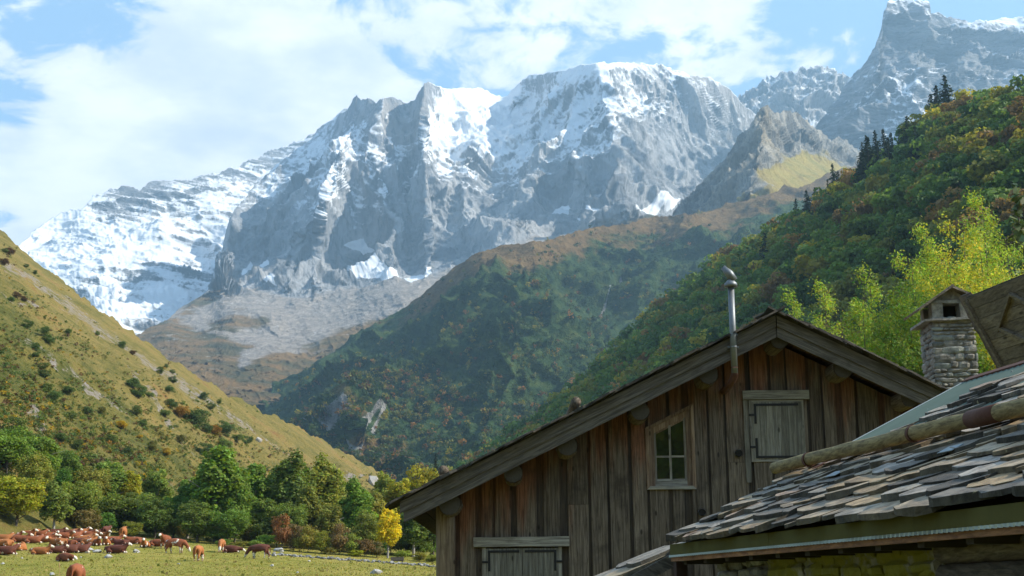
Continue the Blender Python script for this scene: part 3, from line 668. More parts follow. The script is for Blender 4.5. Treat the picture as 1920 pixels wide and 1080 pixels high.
# ---- trees along the meadow edge and behind it: (u, v_top, forward distance, width in px, kind, colour, label)
GREEN, DKGREEN, OLIVE, YGREEN, YELLOW, BROWN, RUSSET, LTGREEN = (.185, .255, .044), (.130, .195, .038), (.235, .245, .048), (.32, .31, .03), (.60, .56, .03), (.20, .14, .06), (.27, .14, .06), (.20, .265, .055)
vt = [(28, 893, 160, 120, 'round', YGREEN, 'spreading yellow-green tree at the back corner of the pasture by the standing dark cows'),
      (15, 800, 222, 110, 'round', GREEN, 0), (75, 815, 226, 90, 'birch', GREEN, 0), (120, 842, 215, 80, 'round', DKGREEN, 0), (165, 868, 196, 85, 'round', OLIVE, 0), (60, 850, 205, 80, 'round', OLIVE, 0),
      (200, 862, 190, 95, 'birch', LTGREEN, 0), (240, 878, 186, 70, 'birch', YGREEN, 'tree with a golden-yellow patch in its crown behind the round dark bush'), (140, 895, 178, 90, 'round', GREEN, 0),
      (236, 918, 163, 118, 'round', DKGREEN, 'round dark green tree overhanging the resting cows'), (290, 876, 172, 78, 'birch', LTGREEN, 'slender pale green birch between the round dark tree and the tall aspen'),
      (325, 925, 164, 70, 'round', DKGREEN, 0), (352, 895, 166, 85, 'birch', DKGREEN, 0), (405, 828, 163, 140, 'birch', GREEN, 'tallest tree of the belt, full green aspen above the grazing cows'), (380, 880, 170, 90, 'birch', GREEN, 0),
      (468, 862, 168, 95, 'birch', GREEN, 0), (440, 900, 163, 85, 'round', GREEN, 0), (510, 880, 176, 80, 'birch', DKGREEN, 0), (548, 852, 168, 118, 'birch', DKGREEN, 'broad dark green tree in the middle of the belt above the brown bushes'), (605, 858, 174, 105, 'birch', OLIVE, 'olive-green tree turning yellow beside the broad dark tree'),
      (575, 905, 164, 80, 'birch', GREEN, 0), (640, 890, 180, 80, 'birch', GREEN, 0), (668, 900, 166, 92, 'birch', GREEN, 0), (700, 915, 172, 78, 'birch', OLIVE, 0), (720, 880, 230, 60, 'birch', OLIVE, 0), (750, 893, 184, 84, 'birch', YGREEN, 0), (795, 872, 190, 92, 'round', YGREEN, 'yellow-green tree rising behind the cabin eave'), (690, 960, 160, 66, 'round', GREEN, 0),
      (727, 950, 155, 62, 'birch', YELLOW, 'small bright yellow tree beside the cabin eave'), (775, 945, 162, 80, 'birch', DKGREEN, 0), (812, 935, 165, 80, 'round', DKGREEN, 0), (620, 940, 160, 70, 'birch', OLIVE, 0), (500, 930, 160, 80, 'birch', DKGREEN, 0), (545, 935, 158, 70, 'round', DKGREEN, 0),
      (370, 940, 158, 90, 'round', DKGREEN, 0), (430, 950, 157, 80, 'round', DKGREEN, 0), (290, 935, 160, 80, 'round', DKGREEN, 0), (850, 885, 215, 70, 'birch', OLIVE, 0), (180, 915, 170, 70, 'round', GREEN, 0), (100, 905, 172, 80, 'birch', LTGREEN, 0)]
GN = {GREEN: 'mid-green', DKGREEN: 'dark green', OLIVE: 'olive-green', YGREEN: 'yellow-green', LTGREEN: 'pale green'}
for (u, vtop, Yd, wpx, kd, colr, lab) in vt:
    x = float(at(u, 1000, Yd)[0]); z0 = float(ground_z(x, Yd)) - .1; hz_ = drop(BL, x, Yd)
    if hz_ is not None and hz_ > z0 + .4:                # the tree stands on the foot of the hillside
        P = hit_pix(BL, u, vtop + 92); x, Yd, z0 = float(P[0]), float(P[1]), float(P[2]) - .3
    ztop = float(at(u, vtop, Yd)[2]); h = ztop - z0
    wid = wpx * Yd / FPX; rx = {'birch': .26, 'round': .40}[kd]
    put_tree('valley_tree', lab or '%s %s tree in the belt of trees behind the pasture' % (GN[colr], 'upright' if kd == 'birch' else 'rounded'), 'tree', 'trees behind the pasture',
             (x, Yd, z0), h, wid / (2 * rx * h) * 1.08, kd, tuple(c * random.uniform(.88, 1.12) for c in colr))
vb = [(118, 945, 158, 62, BROWN), (160, 957, 157, 62, BROWN), (92, 958, 157, 50, BROWN), (527, 965, 153, 50, RUSSET), (550, 985, 153, 46, BROWN), (577, 985, 152.5, 50, OLIVE), (605, 998, 152.5, 44, OLIVE), (635, 982, 153, 56, BROWN), (660, 1000, 153, 46, OLIVE), (682, 1008, 153, 50, BROWN), (705, 1015, 153.5, 40, BROWN), (560, 1005, 152.5, 40, LTGREEN), (788, 1035, 153, 40, OLIVE), (812, 1040, 154, 44, OLIVE), (455, 1022, 153, 40, OLIVE), (668, 1038, 152, 36, YGREEN), (50, 965, 156, 60, GREEN), (85, 968, 156, 40, YGREEN), (755, 1030, 155, 40, GREEN), (480, 1010, 153, 44, GREEN), (620, 1025, 152.5, 40, OLIVE), (420, 1016, 153, 36, LTGREEN), (500, 1000, 154, 50, GREEN)]
BN = {BROWN: 'brown autumn', RUSSET: 'russet autumn', OLIVE: 'olive', LTGREEN: 'pale green', YGREEN: 'yellow-green', GREEN: 'green'}
for (u, vtop, Yd, wpx, colr) in vb:
    x = float(at(u, 1020, Yd)[0]); z0 = float(ground_z(x, Yd)) - .1; h = float(at(u, vtop, Yd)[2]) - z0; h = max(h, .8); wid = wpx * Yd / FPX
    put_tree('bush', '%s bush at the foot of the trees along the pasture edge' % BN[colr], 'bush', 'bushes along the pasture edge', (x, Yd, z0), h, wid / (1.04 * h) * .9, 'bush', tuple(c * random.uniform(.85, 1.15) for c in colr))

random.seed(31)
for i in range(60):                                     # undergrowth filling the foot of the belt
    u = 5 + 800 * i / 59 + random.uniform(-6, 6); Yd = random.uniform(157, 168); x = float(at(u, 1020, Yd)[0]); z0 = float(ground_z(x, Yd)) - .1; hh = drop(BL, x, Yd)
    if hh is not None: z0 = max(z0, hh - .1)
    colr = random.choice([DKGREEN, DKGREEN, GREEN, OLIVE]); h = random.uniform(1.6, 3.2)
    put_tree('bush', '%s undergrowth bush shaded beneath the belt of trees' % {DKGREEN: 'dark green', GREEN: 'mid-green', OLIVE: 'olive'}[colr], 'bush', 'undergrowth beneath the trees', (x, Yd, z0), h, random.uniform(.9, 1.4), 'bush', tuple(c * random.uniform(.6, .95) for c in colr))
# ---- forest on the right-hand slope
ROOFL = [(748, 940), (1455, 585), (1785, 735), (1920, 690)]
def behind_house(u, v): return u > 760 and v > np.interp(u, [p[0] for p in ROOFL], [p[1] for p in ROOFL]) + 6
rngf = np.random.default_rng(5)
FPAL = [((.065, .125, .032), 'dark green'), ((.11, .18, .036), 'mid-green'), ((.18, .195, .038), 'olive'), ((.27, .25, .034), 'yellowing'), ((.17, .115, .045), 'rust-brown'), ((.25, .155, .045), 'orange')]
forest = []
for yy in np.arange(180, 1120, 9.0):
    for xx in np.arange(-60, 420, 9.0):
        x = xx + rngf.uniform(-3.6, 3.6); y = yy + rngf.uniform(-3.6, 3.6)
        z = RA * (x - RX + .12 * y) + .085 * y
        if z < .03 * y: continue
        u, v = topix(np.array([x, y, z]))
        if u < 700 or u > 1975 or v > 1000 or v < np.interp(u, [p[0] for p in R_ridge], [p[1] for p in R_ridge]) - 4: continue
        h = rngf.uniform(7.5, 12.5) * np.interp(y, [300, 1000], [.95, 1.15])
        ut, vt_ = topix(np.array([x, y, z + h]))
        if behind_house(ut, vt_ - 10): continue
        zz = drop(BR, x, y)
        if zz is None: continue
        if any((u - cu) ** 2 + (v - cv) ** 2 < 22 ** 2 for cu, cv in ((1640, 310), (1660, 300), (1680, 290), (1625, 340), (1565, 372), (1510, 405), (1775, 200))): continue
        up = np.clip((640 - v) / 400, 0, 1); p = np.array([.36, .33, .18, .06, .05, .02]) * np.array([1 - .45 * up, 1, 1.1, 1.2, 1 + 1.6 * up, 1 + 1.4 * up])
        cl = fbm(np.array([x / 45, y / 45, 0.0]), 2, 91); p[4:] *= np.exp(3 * cl); p /= p.sum()
        forest.append((h / y, x, y, zz, h, int(rngf.choice(6, p=p)), u, v))
forest.sort(key=lambda a: -a[0])
FP = []
for s in range(8):
    rng = np.random.default_rng(100 + s); C, N, K = crown_pts(rng, 13, 52, .50, .10, 1.0, .46, .05, .86); K = .55 * K + .45
    me = leaf_mesh('crown', C, N, K, .105, rng, .9, None, (1, 1, 1), .07)
    tb, tf = limbs(rng, 1, .4, .25, .9, .028, 4); tm = bpy.data.meshes.new('trunk'); tm.from_pydata([tuple(v) for v in tb], [], tf); tm.materials.append(M_BARK)
    FP.append((C, N, K, me, tm))
for i, (q, x, y, z, h, ci, u, v) in enumerate(forest[:280]):
    o = thing('forest_tree', '%s broadleaf tree in the dense wood on the steep slope behind the cabin' % FPAL[ci][1], 'tree', (x, y, z - .6), 'woodland on the steep slope')
    s = h * random.uniform(.9, 1.25); o.scale = (s, s, h); o.rotation_euler = (0, 0, random.uniform(0, 6.28))
    c = FPAL[ci][0]; f = random.uniform(.75, 1.25); link('trunk', FP[i % 8][4], o); link('crown', FP[i % 8][3], o, color=(c[0] * f, c[1] * f, c[2] * f))
def joined(name, items, quads, size, mat=None, seed=3):
    """many small trees as one mesh; items (x,y,z,h,width factor,colour)"""
    rng = np.random.default_rng(seed); Vs = []; Cs = []
    for (x, y, z, h, wf, col) in items:
        C, N, K = FP[rng.integers(8)][:3]
        k = rng.choice(len(C), min(quads, len(C)), replace=False); a = rng.uniform(0, 6.28); ca, sa = math.cos(a), math.sin(a)
        c = C[k]; n = N[k]
        c = np.stack([c[:, 0] * ca - c[:, 1] * sa, c[:, 0] * sa + c[:, 1] * ca, c[:, 2]], -1) * np.array([h * wf, h * wf, h]) + np.array([x, y, z])
        n = np.stack([n[:, 0] * ca - n[:, 1] * sa, n[:, 0] * sa + n[:, 1] * ca, n[:, 2]], -1)
        V, _ = leafquads(c, n, np.full(len(c), h * size), .9, rng); Vs.append(V); Cs.append(np.repeat(tint(K[k], rng, col), 4, 0))
    V = np.concatenate(Vs); me = mesh_np(name, V, np.arange(len(V)).reshape(-1, 4), mat or M_LEAF); cattr(me, 'Col', np.concatenate(Cs))
    o = link(name, me, color=(1, 1, 1)); return o
rest = forest[280:]
o = joined('distant_wood', [(x, y, z - .6, h, random.uniform(.9, 1.25), np.array(FPAL[ci][0]) * random.uniform(.8, 1.2)) for (q, x, y, z, h, ci, u, v) in rest], 190, .15)
tag(o, 'mixed green and rust autumn wood covering the far part of the steep slope', 'wood', kind='stuff')
print('forest', len(forest))

# conifers on the right slope: (u, v_base, v_top)
for i, (u, vb_, vt_) in enumerate([(1777, 200, 146), (1760, 205, 165), (1749, 212, 180), (1628, 300, 258), (1645, 320, 250), (1660, 300, 245), (1675, 310, 252), (1690, 268, 236), (1632, 345, 262), (1618, 350, 290), (1650, 345, 275), (1670, 335, 262), (1705, 290, 222),
        (1565, 375, 312), (1555, 385, 340), (1530, 395, 355), (1515, 408, 360), (1495, 425, 375), (1575, 385, 325), (1437, 500, 440), (1620, 320, 270), (1720, 300, 240)]):
    P = None
    for dv_ in range(8, 60, 4):
        P = hit_pix(BR, u, vb_ + dv_)
        if P is not None: break
    if P is None: continue
    h = (float(at(u, vt_, P[1])[2]) - P[2]) * 1.05
    put_tree('conifer', 'tall dark conifer, biggest of the three on the skyline of the wooded slope' if i == 0 else 'dark spruce standing among the broadleaf trees of the steep slope' if i > 2 else 'smaller dark conifer beside the big one on the wooded skyline',
             'conifer', 'dark conifers on the steep slope', (P[0], P[1], P[2] - .8), h + 1, random.uniform(1.05, 1.45) if i > 2 else 1.55, 'conifer', (.024, .050, .026))
P = at(817, 860, 420); put_tree('conifer', 'lone small dark spruce beyond the valley trees behind the cabin eave', 'conifer', None, (P[0], P[1], float(at(817, 905, 420)[2])), float(P[2] - at(817, 905, 420)[2]) + 1.5, 1.1, 'conifer', (.018, .036, .022))

# ---- scattered bushes on the left hillside
lb = [(110, 265, 20, 0), (148, 295, 20, 0), (115, 515, 42, 0), (190, 545, 40, 0), (205, 580, 42, 0), (287, 545, 26, 0), (150, 610, 36, 0), (150, 640, 32, 0), (515, 600, 36, 0), (675, 712, 34, 0), (728, 712, 22, 1), (728, 748, 34, 0), (715, 790, 34, 0), (860, 818, 36, 0), (925, 840, 26, 1), (560, 765, 54, 0), (585, 800, 56, 0), (720, 850, 50, 0),
      (840, 920, 76, 0), (905, 960, 50, 4), (700, 890, 40, 1), (765, 885, 60, 4), (960, 960, 60, 0), (1000, 990, 50, 1), (1040, 1000, 46, 0), (1060, 820, 40, 0), (575, 880, 46, 1), (600, 930, 44, 0), (200, 780, 50, 1), (230, 820, 56, 0), (290, 790, 42, 0), (255, 990, 50, 0), (330, 1020, 50, 1), (20, 912, 26, 3), (327, 968, 26, 3), (512, 935, 50, 3), (410, 550, 24, 1), (180, 690, 40, 1), (630, 810, 36, 1), (185, 720, 44, 0),
      (60, 960, 100, 1), (20, 1000, 110, 0), (130, 1010, 90, 0), (190, 1040, 90, 1), (70, 1050, 90, 2), (590, 985, 26, 3), (350, 1025, 24, 3), (940, 950, 50, 0), (870, 950, 44, 0), (800, 900, 50, 0), (470, 1000, 46, 1), (540, 1050, 50, 0), (430, 880, 36, 2), (370, 880, 40, 0), (300, 900, 44, 1), (45, 410, 30, 0), (70, 390, 30, 5), (100, 405, 26, 5), (15, 250, 40, 5), (40, 205, 40, 5), (20, 200, 26, 1), (700, 690, 20, 1), (560, 632, 26, 5), (890, 860, 36, 1), (760, 1000, 40, 2), (860, 1040, 60, 0), (950, 1020, 60, 1), (640, 1030, 44, 2), (700, 1050, 40, 3)]
LPAL = [((.085, .135, .034), 'dark green'), ((.12, .165, .038), 'mid-green'), ((.145, .145, .034), 'olive'), ((.40, .27, .02), 'bright yellow'), ((.26, .15, .022), 'orange-yellow'), ((.12, .070, .034), 'brown')]
def lbush(u, vbase, wpx, ci, named=True):
    P = hit_pix(BL, u, vbase)
    if P is None: return None
    return P, wpx * P[1] / FPX, ci
comp = []
for (zx, zy, wz, ci) in lb:
    u, v = zx / 2.25, 380 + zy / 2.25; r = lbush(u, v + wz / 2.25 * .4, wz / 2.25, ci)
    if r is None: continue
    P, wid, ci = r; c = LPAL[ci][0]; f = random.uniform(.85, 1.15); wid *= 1.15; h = wid * random.uniform(.65, .95); comp.append((u, v + wz / 2.25 * .4, wz / 2.25, ci))
    put_tree('hillside_bush', '%s bush growing alone on the open grassy hillside' % LPAL[ci][1] if zy < 900 else '%s bush in the thicket at the foot of the grassy hillside' % LPAL[ci][1], 'bush', 'bushes on the grassy hillside', (P[0], P[1], P[2] - .15 * h), h * 1.1, wid / (1.04 * h), 'bush', (c[0] * f, c[1] * f, c[2] * f))
items = []
for i in range(26000):
    u = rngf.uniform(-15, 740); top = np.interp(u, [p[0] for p in L_ridge], [p[1] for p in L_ridge]); v = rngf.uniform(top + 6, 960); d = v - top
    cl = fbm(np.array([u / 45, v / 32, 3.0]), 3, 55) + fbm(np.array([u / 12, v / 9, 8.0]), 2, 58) * .5
    dens = np.interp(d, [0, 50, 90, 160, 260, 420], [.01, .03, .16, .34, .6, .9]) * np.interp(u, [0, 300, 520, 700], [1, .85, .55, .6]) * np.exp(2.6 * cl)
    if rngf.random() > dens: continue
    r = hit_pix(BL, u, v)
    if r is None: continue
    ci = int(rngf.choice(6, p=[.20, .28, .28, .05, .03, .16])); wid = rngf.uniform(2.2, 9) * (1 + .6 * (d > 220)) * r[1] / FPX; h = wid * rngf.uniform(.5, 1.0)
    items.append((r[0], r[1], r[2] - .2 * h, h, wid / h, np.array(LPAL[ci][0]) * rngf.uniform(.8, 1.2)))
for (u, v, wz, ci) in comp:
    for k in range(7):
        r = hit_pix(BL, u + rngf.normal(0, wz * .8), v + rngf.normal(2, wz * .45))
        if r is None: continue
        wid = wz * rngf.uniform(.2, .55) * r[1] / FPX; h = wid * rngf.uniform(.5, .9); cj = ci if rngf.random() < .6 else int(rngf.choice([0, 1, 2, 5]))
        items.append((r[0], r[1], r[2] - .2 * h, h, wid / h, np.array(LPAL[cj][0]) * rngf.uniform(.85, 1.3)))
o = joined('hillside_scrub', items, 26, .30, seed=9); tag(o, 'low autumn scrub scattered over the grassy hillside', 'scrub', kind='stuff'); print('scrub', len(items))

# ---- trees on the middle spur
items = []
clusters = [([(500, 745), (560, 745), (640, 720), (700, 740), (770, 700), (640, 690), (560, 700)], 2.2), ([(640, 700), (690, 665), (680, 690)], 3), ([(740, 690), (830, 690), (830, 720), (740, 720)], 3), ([(720, 730), (850, 730), (870, 790), (720, 790)], 1.6), ([(1000, 520), (1030, 520), (1020, 620), (1000, 620)], 1.5)]
SPAL = [((.028, .055, .018), .40), ((.055, .082, .022), .26), ((.10, .11, .025), .14), ((.20, .17, .03), .08), ((.22, .11, .03), .08), ((.14, .07, .03), .04)]
for i in range(9000):
    u = rngf.uniform(400, 1500); top = np.interp(u, [p[0] for p in G_ridge], [p[1] for p in G_ridge]); v = rngf.uniform(top + 5, 915)
    if v > np.interp(u, [p[0] for p in R_ridge], [p[1] for p in R_ridge]) + 10 and u > 780: continue
    if v > np.interp(u, [p[0] for p in L_ridge], [p[1] for p in L_ridge]) + 12 and u < 760: continue
    cl = fbm(np.array([u / 50, v / 40, 6.0]), 3, 65)
    dens = np.interp(v - top, [0, 40, 120, 250, 400], [.03, .10, .28, .45, .5]) * np.exp(3.0 * cl)
    hot = 0
    for poly, k in clusters:
        if polymask(np.array(u), np.array(v), poly, 6) > .4: dens *= 3 * k; hot = 1
    if float(rockG(np.array(u), np.array(v), None)) > .3: dens *= .05
    if rngf.random() > dens: continue
    P = hit_pix(BG, u, v)
    if P is None: continue
    pr = np.array([q for _, q in SPAL]); 
    if hot: pr = pr * np.array([.3, 1, 2, 3, 3, 1])
    ci = int(rngf.choice(6, p=pr / pr.sum())); h = rngf.uniform(4.5, 9.5)
    items.append((P[0], P[1], P[2] - .6, h, rngf.uniform(.8, 1.2), np.array(SPAL[ci][0]) * rngf.uniform(.8, 1.25)))
o = joined('spur_wood', items, 30, .26, seed=17); tag(o, 'scattered green, yellow and orange trees on the shaded mountain spur', 'wood', kind='stuff'); print('spur', len(items))
# ================================================================== TIMBER CABIN
def wood_material(name, grey, red, dark, redheight=None, grain='z', rot=0.0):
    m, t = material(name); p = t.pos(); oi = t.n('ShaderNodeObjectInfo'); rn = oi.outputs['Random']
    off = t.n('ShaderNodeCombineXYZ', {0: t.math('MULTIPLY', rn, 37.0), 1: t.math('MULTIPLY', rn, 11.0), 2: t.math('MULTIPLY', rn, 53.0)}).outputs[0]
    pr = t.n('ShaderNodeVectorRotate', {'Vector': p, 'Angle': rot}, rotation_type='Y_AXIS').outputs[0] if rot else p
    q = t.vm('ADD', pr, off)
    st = {'z': (22, 22, 1.1), 'x': (1.3, 22, 22), 'y': (22, 1.3, 22)}[grain]
    g = t.noise(t.scalev(q, st), 1.6, 9, .68, .6); g2 = t.noise(t.scalev(q, tuple(x * .28 for x in st)), 1.2, 5, .6)
    blot = t.noise(q, 1.7, 6, .62)
    c = t.mix(t.ss(g, .34, .68), dark, grey)
    if redheight is not None:
        z = t.sep(p)[2]; xx = t.sep(p)[0]
        ridgez = t.math('SUBTRACT', 4.75, t.math('MULTIPLY', t.math('ABSOLUTE', t.math('SUBTRACT', xx, 4.5)), .49))
        dd = t.math('SUBTRACT', ridgez, z)
        k = t.math('ADD', t.ss(dd, 2.6, .2), t.math('MULTIPLY', t.math('SUBTRACT', t.noise(t.scalev(q, (5, 5, .8)), 1.0, 6, .65), .5), 1.5))
        k = t.math('ADD', k, t.math('MULTIPLY', t.math('SUBTRACT', rn, .5), .35))
        c = t.mix(t.ss(k, .42, .98, 0, .8), c, t.mix(t.ss(g, .35, .7), tuple(x * .35 for x in red), red))
    c = t.mix(t.math('MULTIPLY', t.ss(blot, .55, .72), .55), c, tuple(x * .55 for x in dark))
    br = t.math('ADD', .72, t.math('MULTIPLY', rn, .5))
    c = t.mix(1.0, c, t.n('ShaderNodeCombineColor', {0: br, 1: br, 2: br}).outputs[0], 'MULTIPLY')
    vn = t.n('ShaderNodeTexVoronoi', {'Vector': t.scalev(q, {'z': (6, 1, 2.6), 'x': (2.0, 1, 6), 'y': (6, 2, 6)}[grain]), 'Scale': .8}).outputs['Distance']
    c = t.mix(t.ss(vn, .13, .05, 0, .8), c, tuple(x * .3 for x in dark))
    t.out(c, .82, t.bump(t.math('ADD', g, t.math('MULTIPLY', g2, .5)), .55, .012), .22)
    return m
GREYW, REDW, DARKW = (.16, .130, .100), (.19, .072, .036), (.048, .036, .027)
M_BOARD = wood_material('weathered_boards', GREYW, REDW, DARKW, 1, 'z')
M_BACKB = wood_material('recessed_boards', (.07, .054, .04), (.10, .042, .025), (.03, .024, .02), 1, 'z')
M_TRIMX = wood_material('grey_trim_horizontal', (.30, .285, .25), REDW, (.12, .11, .095), None, 'x')
M_TRIMZ = wood_material('grey_trim_vertical', (.27, .255, .22), REDW, (.11, .10, .085), None, 'z')
M_SHUT = wood_material('grey_shutter_planks', (.215, .205, .175), REDW, (.095, .088, .074), None, 'z')
M_RAKEL = wood_material('grey_rake_boards_left', (.155, .138, .118), REDW, (.06, .052, .045), None, 'x', R(26))
M_RAKE = wood_material('grey_rake_boards', (.155, .138, .118), REDW, (.06, .052, .045), None, 'x', R(-24))
M_SOFF = wood_material('soffit_boards', (.12, .065, .04), REDW, (.05, .03, .02), None, 'y')
M_LOG = wood_material('log_wood', (.16, .13, .10), REDW, (.05, .04, .032), None, 'y')
M_WINW = wood_material('window_wood', (.24, .175, .125), REDW, (.10, .06, .04), None, 'z')
def plain(name, c, rough=.6, metal=0.0, spec=.3, nscale=8, var=.35, bump=.15):
    m, t = material(name); p = t.pos(); n = t.noise(p, nscale, 7, .62)
    col = t.mix(n, tuple(x * (1 - var) for x in c), tuple(min(1, x * (1 + var)) for x in c))
    t.out(col, rough, t.bump(n, bump, .01), spec, metal); return m
M_IRON = plain('black_iron', (.018, .017, .018), .55, .3)
M_RUST = plain('rusty_iron', (.085, .038, .026), .8, .2, .3, 25, .5)
M_ZINC = plain('galvanised_steel', (.15, .165, .18), .5, .55, .4, 14, .25, .05)
M_DARK = plain('interior_shade', (.012, .011, .010), .95)  # near-black colour painting the shade inside openings
M_ENDG = plain('log_end_grain', (.055, .047, .036), .9, 0, .1, 30, .5)
def glass_material():
    m, t = material('window_glass'); p = t.pos(); n = t.noise(p, 2.2, 3, .5)
    b = t.bump(n, .05, .02)
    t.out((.010, .012, .010), .03, b, .9, IOR=2.0); return m
M_GLASS = glass_material()
def stone_mat(name, dark, light, moss=None, mossk=0.0, lich=True, rough=.68):
    m, t = material(name); p = t.pos(); oi = t.n('ShaderNodeObjectInfo'); rn = oi.outputs['Random']
    q = t.vm('ADD', p, t.n('ShaderNodeCombineXYZ', {0: t.math('MULTIPLY', rn, 41.), 1: t.math('MULTIPLY', rn, 17.), 2: t.math('MULTIPLY', rn, 29.)}).outputs[0])
    n = t.noise(q, 5.5, 9, .66, .4); f = t.noise(q, 38, 6, .7)
    c = t.mix(t.ss(n, .3, .7), dark, light); c = t.mix(1.0, c, oi.outputs['Color'], 'MULTIPLY')
    c = t.mix(t.math('MULTIPLY', t.ss(f, .55, .75), .4), c, tuple(x * .3 for x in dark))
    if lich: c = t.mix(t.ss(t.noise(q, 9, 5, .6), .66, .72, 0, .55), c, (.36, .33, .20))
    if moss:
        k = t.math('ADD', mossk, t.math('MULTIPLY', t.math('SUBTRACT', t.noise(p, 2.6, 7, .65), .5), 1.4))
        c = t.mix(t.ss(k, .42, .6), c, t.mix(t.noise(p, 14, 6, .7), tuple(x * .35 for x in moss), moss))
    t.out(c, rough, t.bump(t.math('ADD', n, t.math('MULTIPLY', f, .5)), .9, .025), .22); return m
M_SLATE = stone_mat('roof_stone', (.105, .090, .072), (.36, .315, .255), rough=.6)
M_SLEDGE = stone_mat('roof_stone_edge_shade', (.030, .028, .024), (.115, .105, .085), rough=.8)  # darker copy of the slab stone: shade painted into sides and undersides
M_CHIM = stone_mat('chimney_stone', (.095, .092, .082), (.27, .26, .235))
M_MORTAR = plain('lime_mortar', (.20, .18, .15), .95, 0, .1, 12, .5, .5)

WY = 24.0                                             # the gable wall stands 24 m from the camera
def wp(u, v, y=WY): P = at(u, v, y); return float(P[0]), float(P[2])
cabin = thing('timber_cabin', 'weathered dark timber cabin with stone-slab gable roof and grey shutters', 'cabin', (wp(1300, 1000)[0], WY, -1.2))
xL, xR = wp(818, 1000)[0], wp(1742, 800)[0]
RY = 23.15                                            # front of the rake boards
ax, az = wp(1455, 588, RY); lx, lz = wp(750, 938, RY); rx_, rz_ = wp(1768, 733, RY)
sL = (az - lz) / (ax - lx); sR = (az - rz_) / (rx_ - ax)
def roofline(x, off=0.0): return az - off - (sL * (ax - x) if x < ax else sR * (x - ax))
ZG = -1.4
def board(x0, x1, z0, ztop, y0, th, mat, seg=5, wob=.006):
    V = []; hs = np.linspace(0, 1, seg + 1)
    for h in hs:
        a0, a1 = x0 + random.uniform(-wob, wob), x1 + random.uniform(-wob, wob)
        zl = z0 + (ztop(a0) - z0) * h; zr = z0 + (ztop(a1) - z0) * h; dy = random.uniform(-.003, .003)
        V += [(a0, y0 - th + dy, zl), (a1, y0 - th + dy, zr), (a1, y0, zr), (a0, y0, zl)]
    F = [(0, 3, 2, 1), tuple(4 * seg + j for j in range(4))]
    for i in range(seg):
        for j in range(4): F.append((4 * i + j, 4 * i + (j + 1) % 4, 4 * i + 4 + (j + 1) % 4, 4 * i + 4 + j))
    return np.array(V), F
wall = tag(link('gable_wall', mesh_np('gable_wall', prism([(xL + .05, ZG), (xR, ZG), (xR, roofline(xR, .34)), (ax, roofline(ax, .34)), (xL + .05, roofline(xL, .34))], WY + .03, WY + .09)[0], [(0, 1, 2, 2)], M_DARK), cabin)) if False else None
V, F = prism([(xL + .05, ZG), (xR, ZG), (xR, roofline(xR, .36)), (ax, roofline(ax, .36)), (xL + .05, roofline(xL, .36))], WY + .03, WY + .08)
# holes are not cut: the openings' reveals are set in front of this dark lining
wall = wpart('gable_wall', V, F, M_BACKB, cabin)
# openings in wall coordinates
wl, wr = wp(1211, 860)[0], wp(1303, 860)[0]; wb = wp(1258, 918)[1]; wtl = wp(1209, 803)[1]; wtr = wp(1300, 757)[1]
openings = [(wl + .03, wr - .03, wb + .02, lambda x: wtl + (x - wl) / (wr - wl) * (wtr - wtl))]
s0, s1 = wp(1405, 800)[0], wp(1507, 800)[0]; sb, st_ = wp(1455, 866)[1], wp(1455, 751)[1]
d0, d1 = wp(908, 1050)[0], wp(1050, 1050)[0]; dt = wp(980, 1026)[1]
def clear_of(x0, x1):
    """vertical spans covered by an opening for a board between x0,x1"""
    sp = []
    for a, b, lo, hi in ((wl, wr, wb, min(wtl, wtr)), (s0, s1, sb, st_), (d0, d1, ZG, dt)):
        if x1 > a + .02 and x0 < b - .02: sp.append((a, b, lo, hi))
    return sp
def add_board(x0, x1, y0, th, mat, nm):
    sp = clear_of(x0, x1); tops = lambda x: roofline(x, .30)
    if not sp:
        if nm == 'board' and random.random() < .3:
            zc = random.uniform(.1, roofline((x0 + x1) / 2) - 1.2)
            wpart(nm, *board(x0, x1, ZG, lambda x: zc, y0, th, mat), mat, wall); wpart(nm, *board(x0, x1, zc + .006, tops, y0 + random.uniform(-.006, .006), th, mat), mat, wall)
        else: wpart(nm, *board(x0, x1, ZG, tops, y0, th, mat), mat, wall)
        return
    a, b, lo, hi = sp[0]
    hi_f = (lambda x: wtl + (x - wl) / (wr - wl) * (wtr - wtl)) if a == wl else (lambda x: hi)
    # pieces beside, below and above the opening
    if x0 < a - .02: wpart(nm, *board(x0, a, ZG, tops, y0, th, mat), mat, wall); x0 = a
    if x1 > b + .02: wpart(nm, *board(b, x1, ZG, tops, y0, th, mat), mat, wall); x1 = b
    if x1 - x0 < .03: return
    if lo > ZG + .1: wpart(nm, *board(x0, x1, ZG, lambda x: lo, y0, th, mat), mat, wall)
    V, F = board(x0, x1, 0, tops, y0, th, mat, 3)
    # raise the foot of the upper piece to the (sloping) head of the opening
    for i in range(len(V)):
        k = (V[i, 2]) / max(tops(V[i, 0]), .01); zlo = hi_f(V[i, 0]); V[i, 2] = zlo + (tops(V[i, 0]) - zlo) * np.clip(k, 0, 1)
    wpart(nm, V, F, mat, wall)
px = lambda n: n * WY / FPX
x = xL + .32
random.seed(4)
while x < xR - .05:
    gapw = random.choice([random.uniform(px(3), px(7)), random.uniform(px(8), px(17))]); bw = random.uniform(px(18), px(40))
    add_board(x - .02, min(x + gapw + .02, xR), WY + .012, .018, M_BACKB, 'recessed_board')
    x += gapw; add_board(x, min(x + bw, xR), WY - .012 + random.uniform(-.006, .006), .028, M_BOARD, 'board'); x += bw
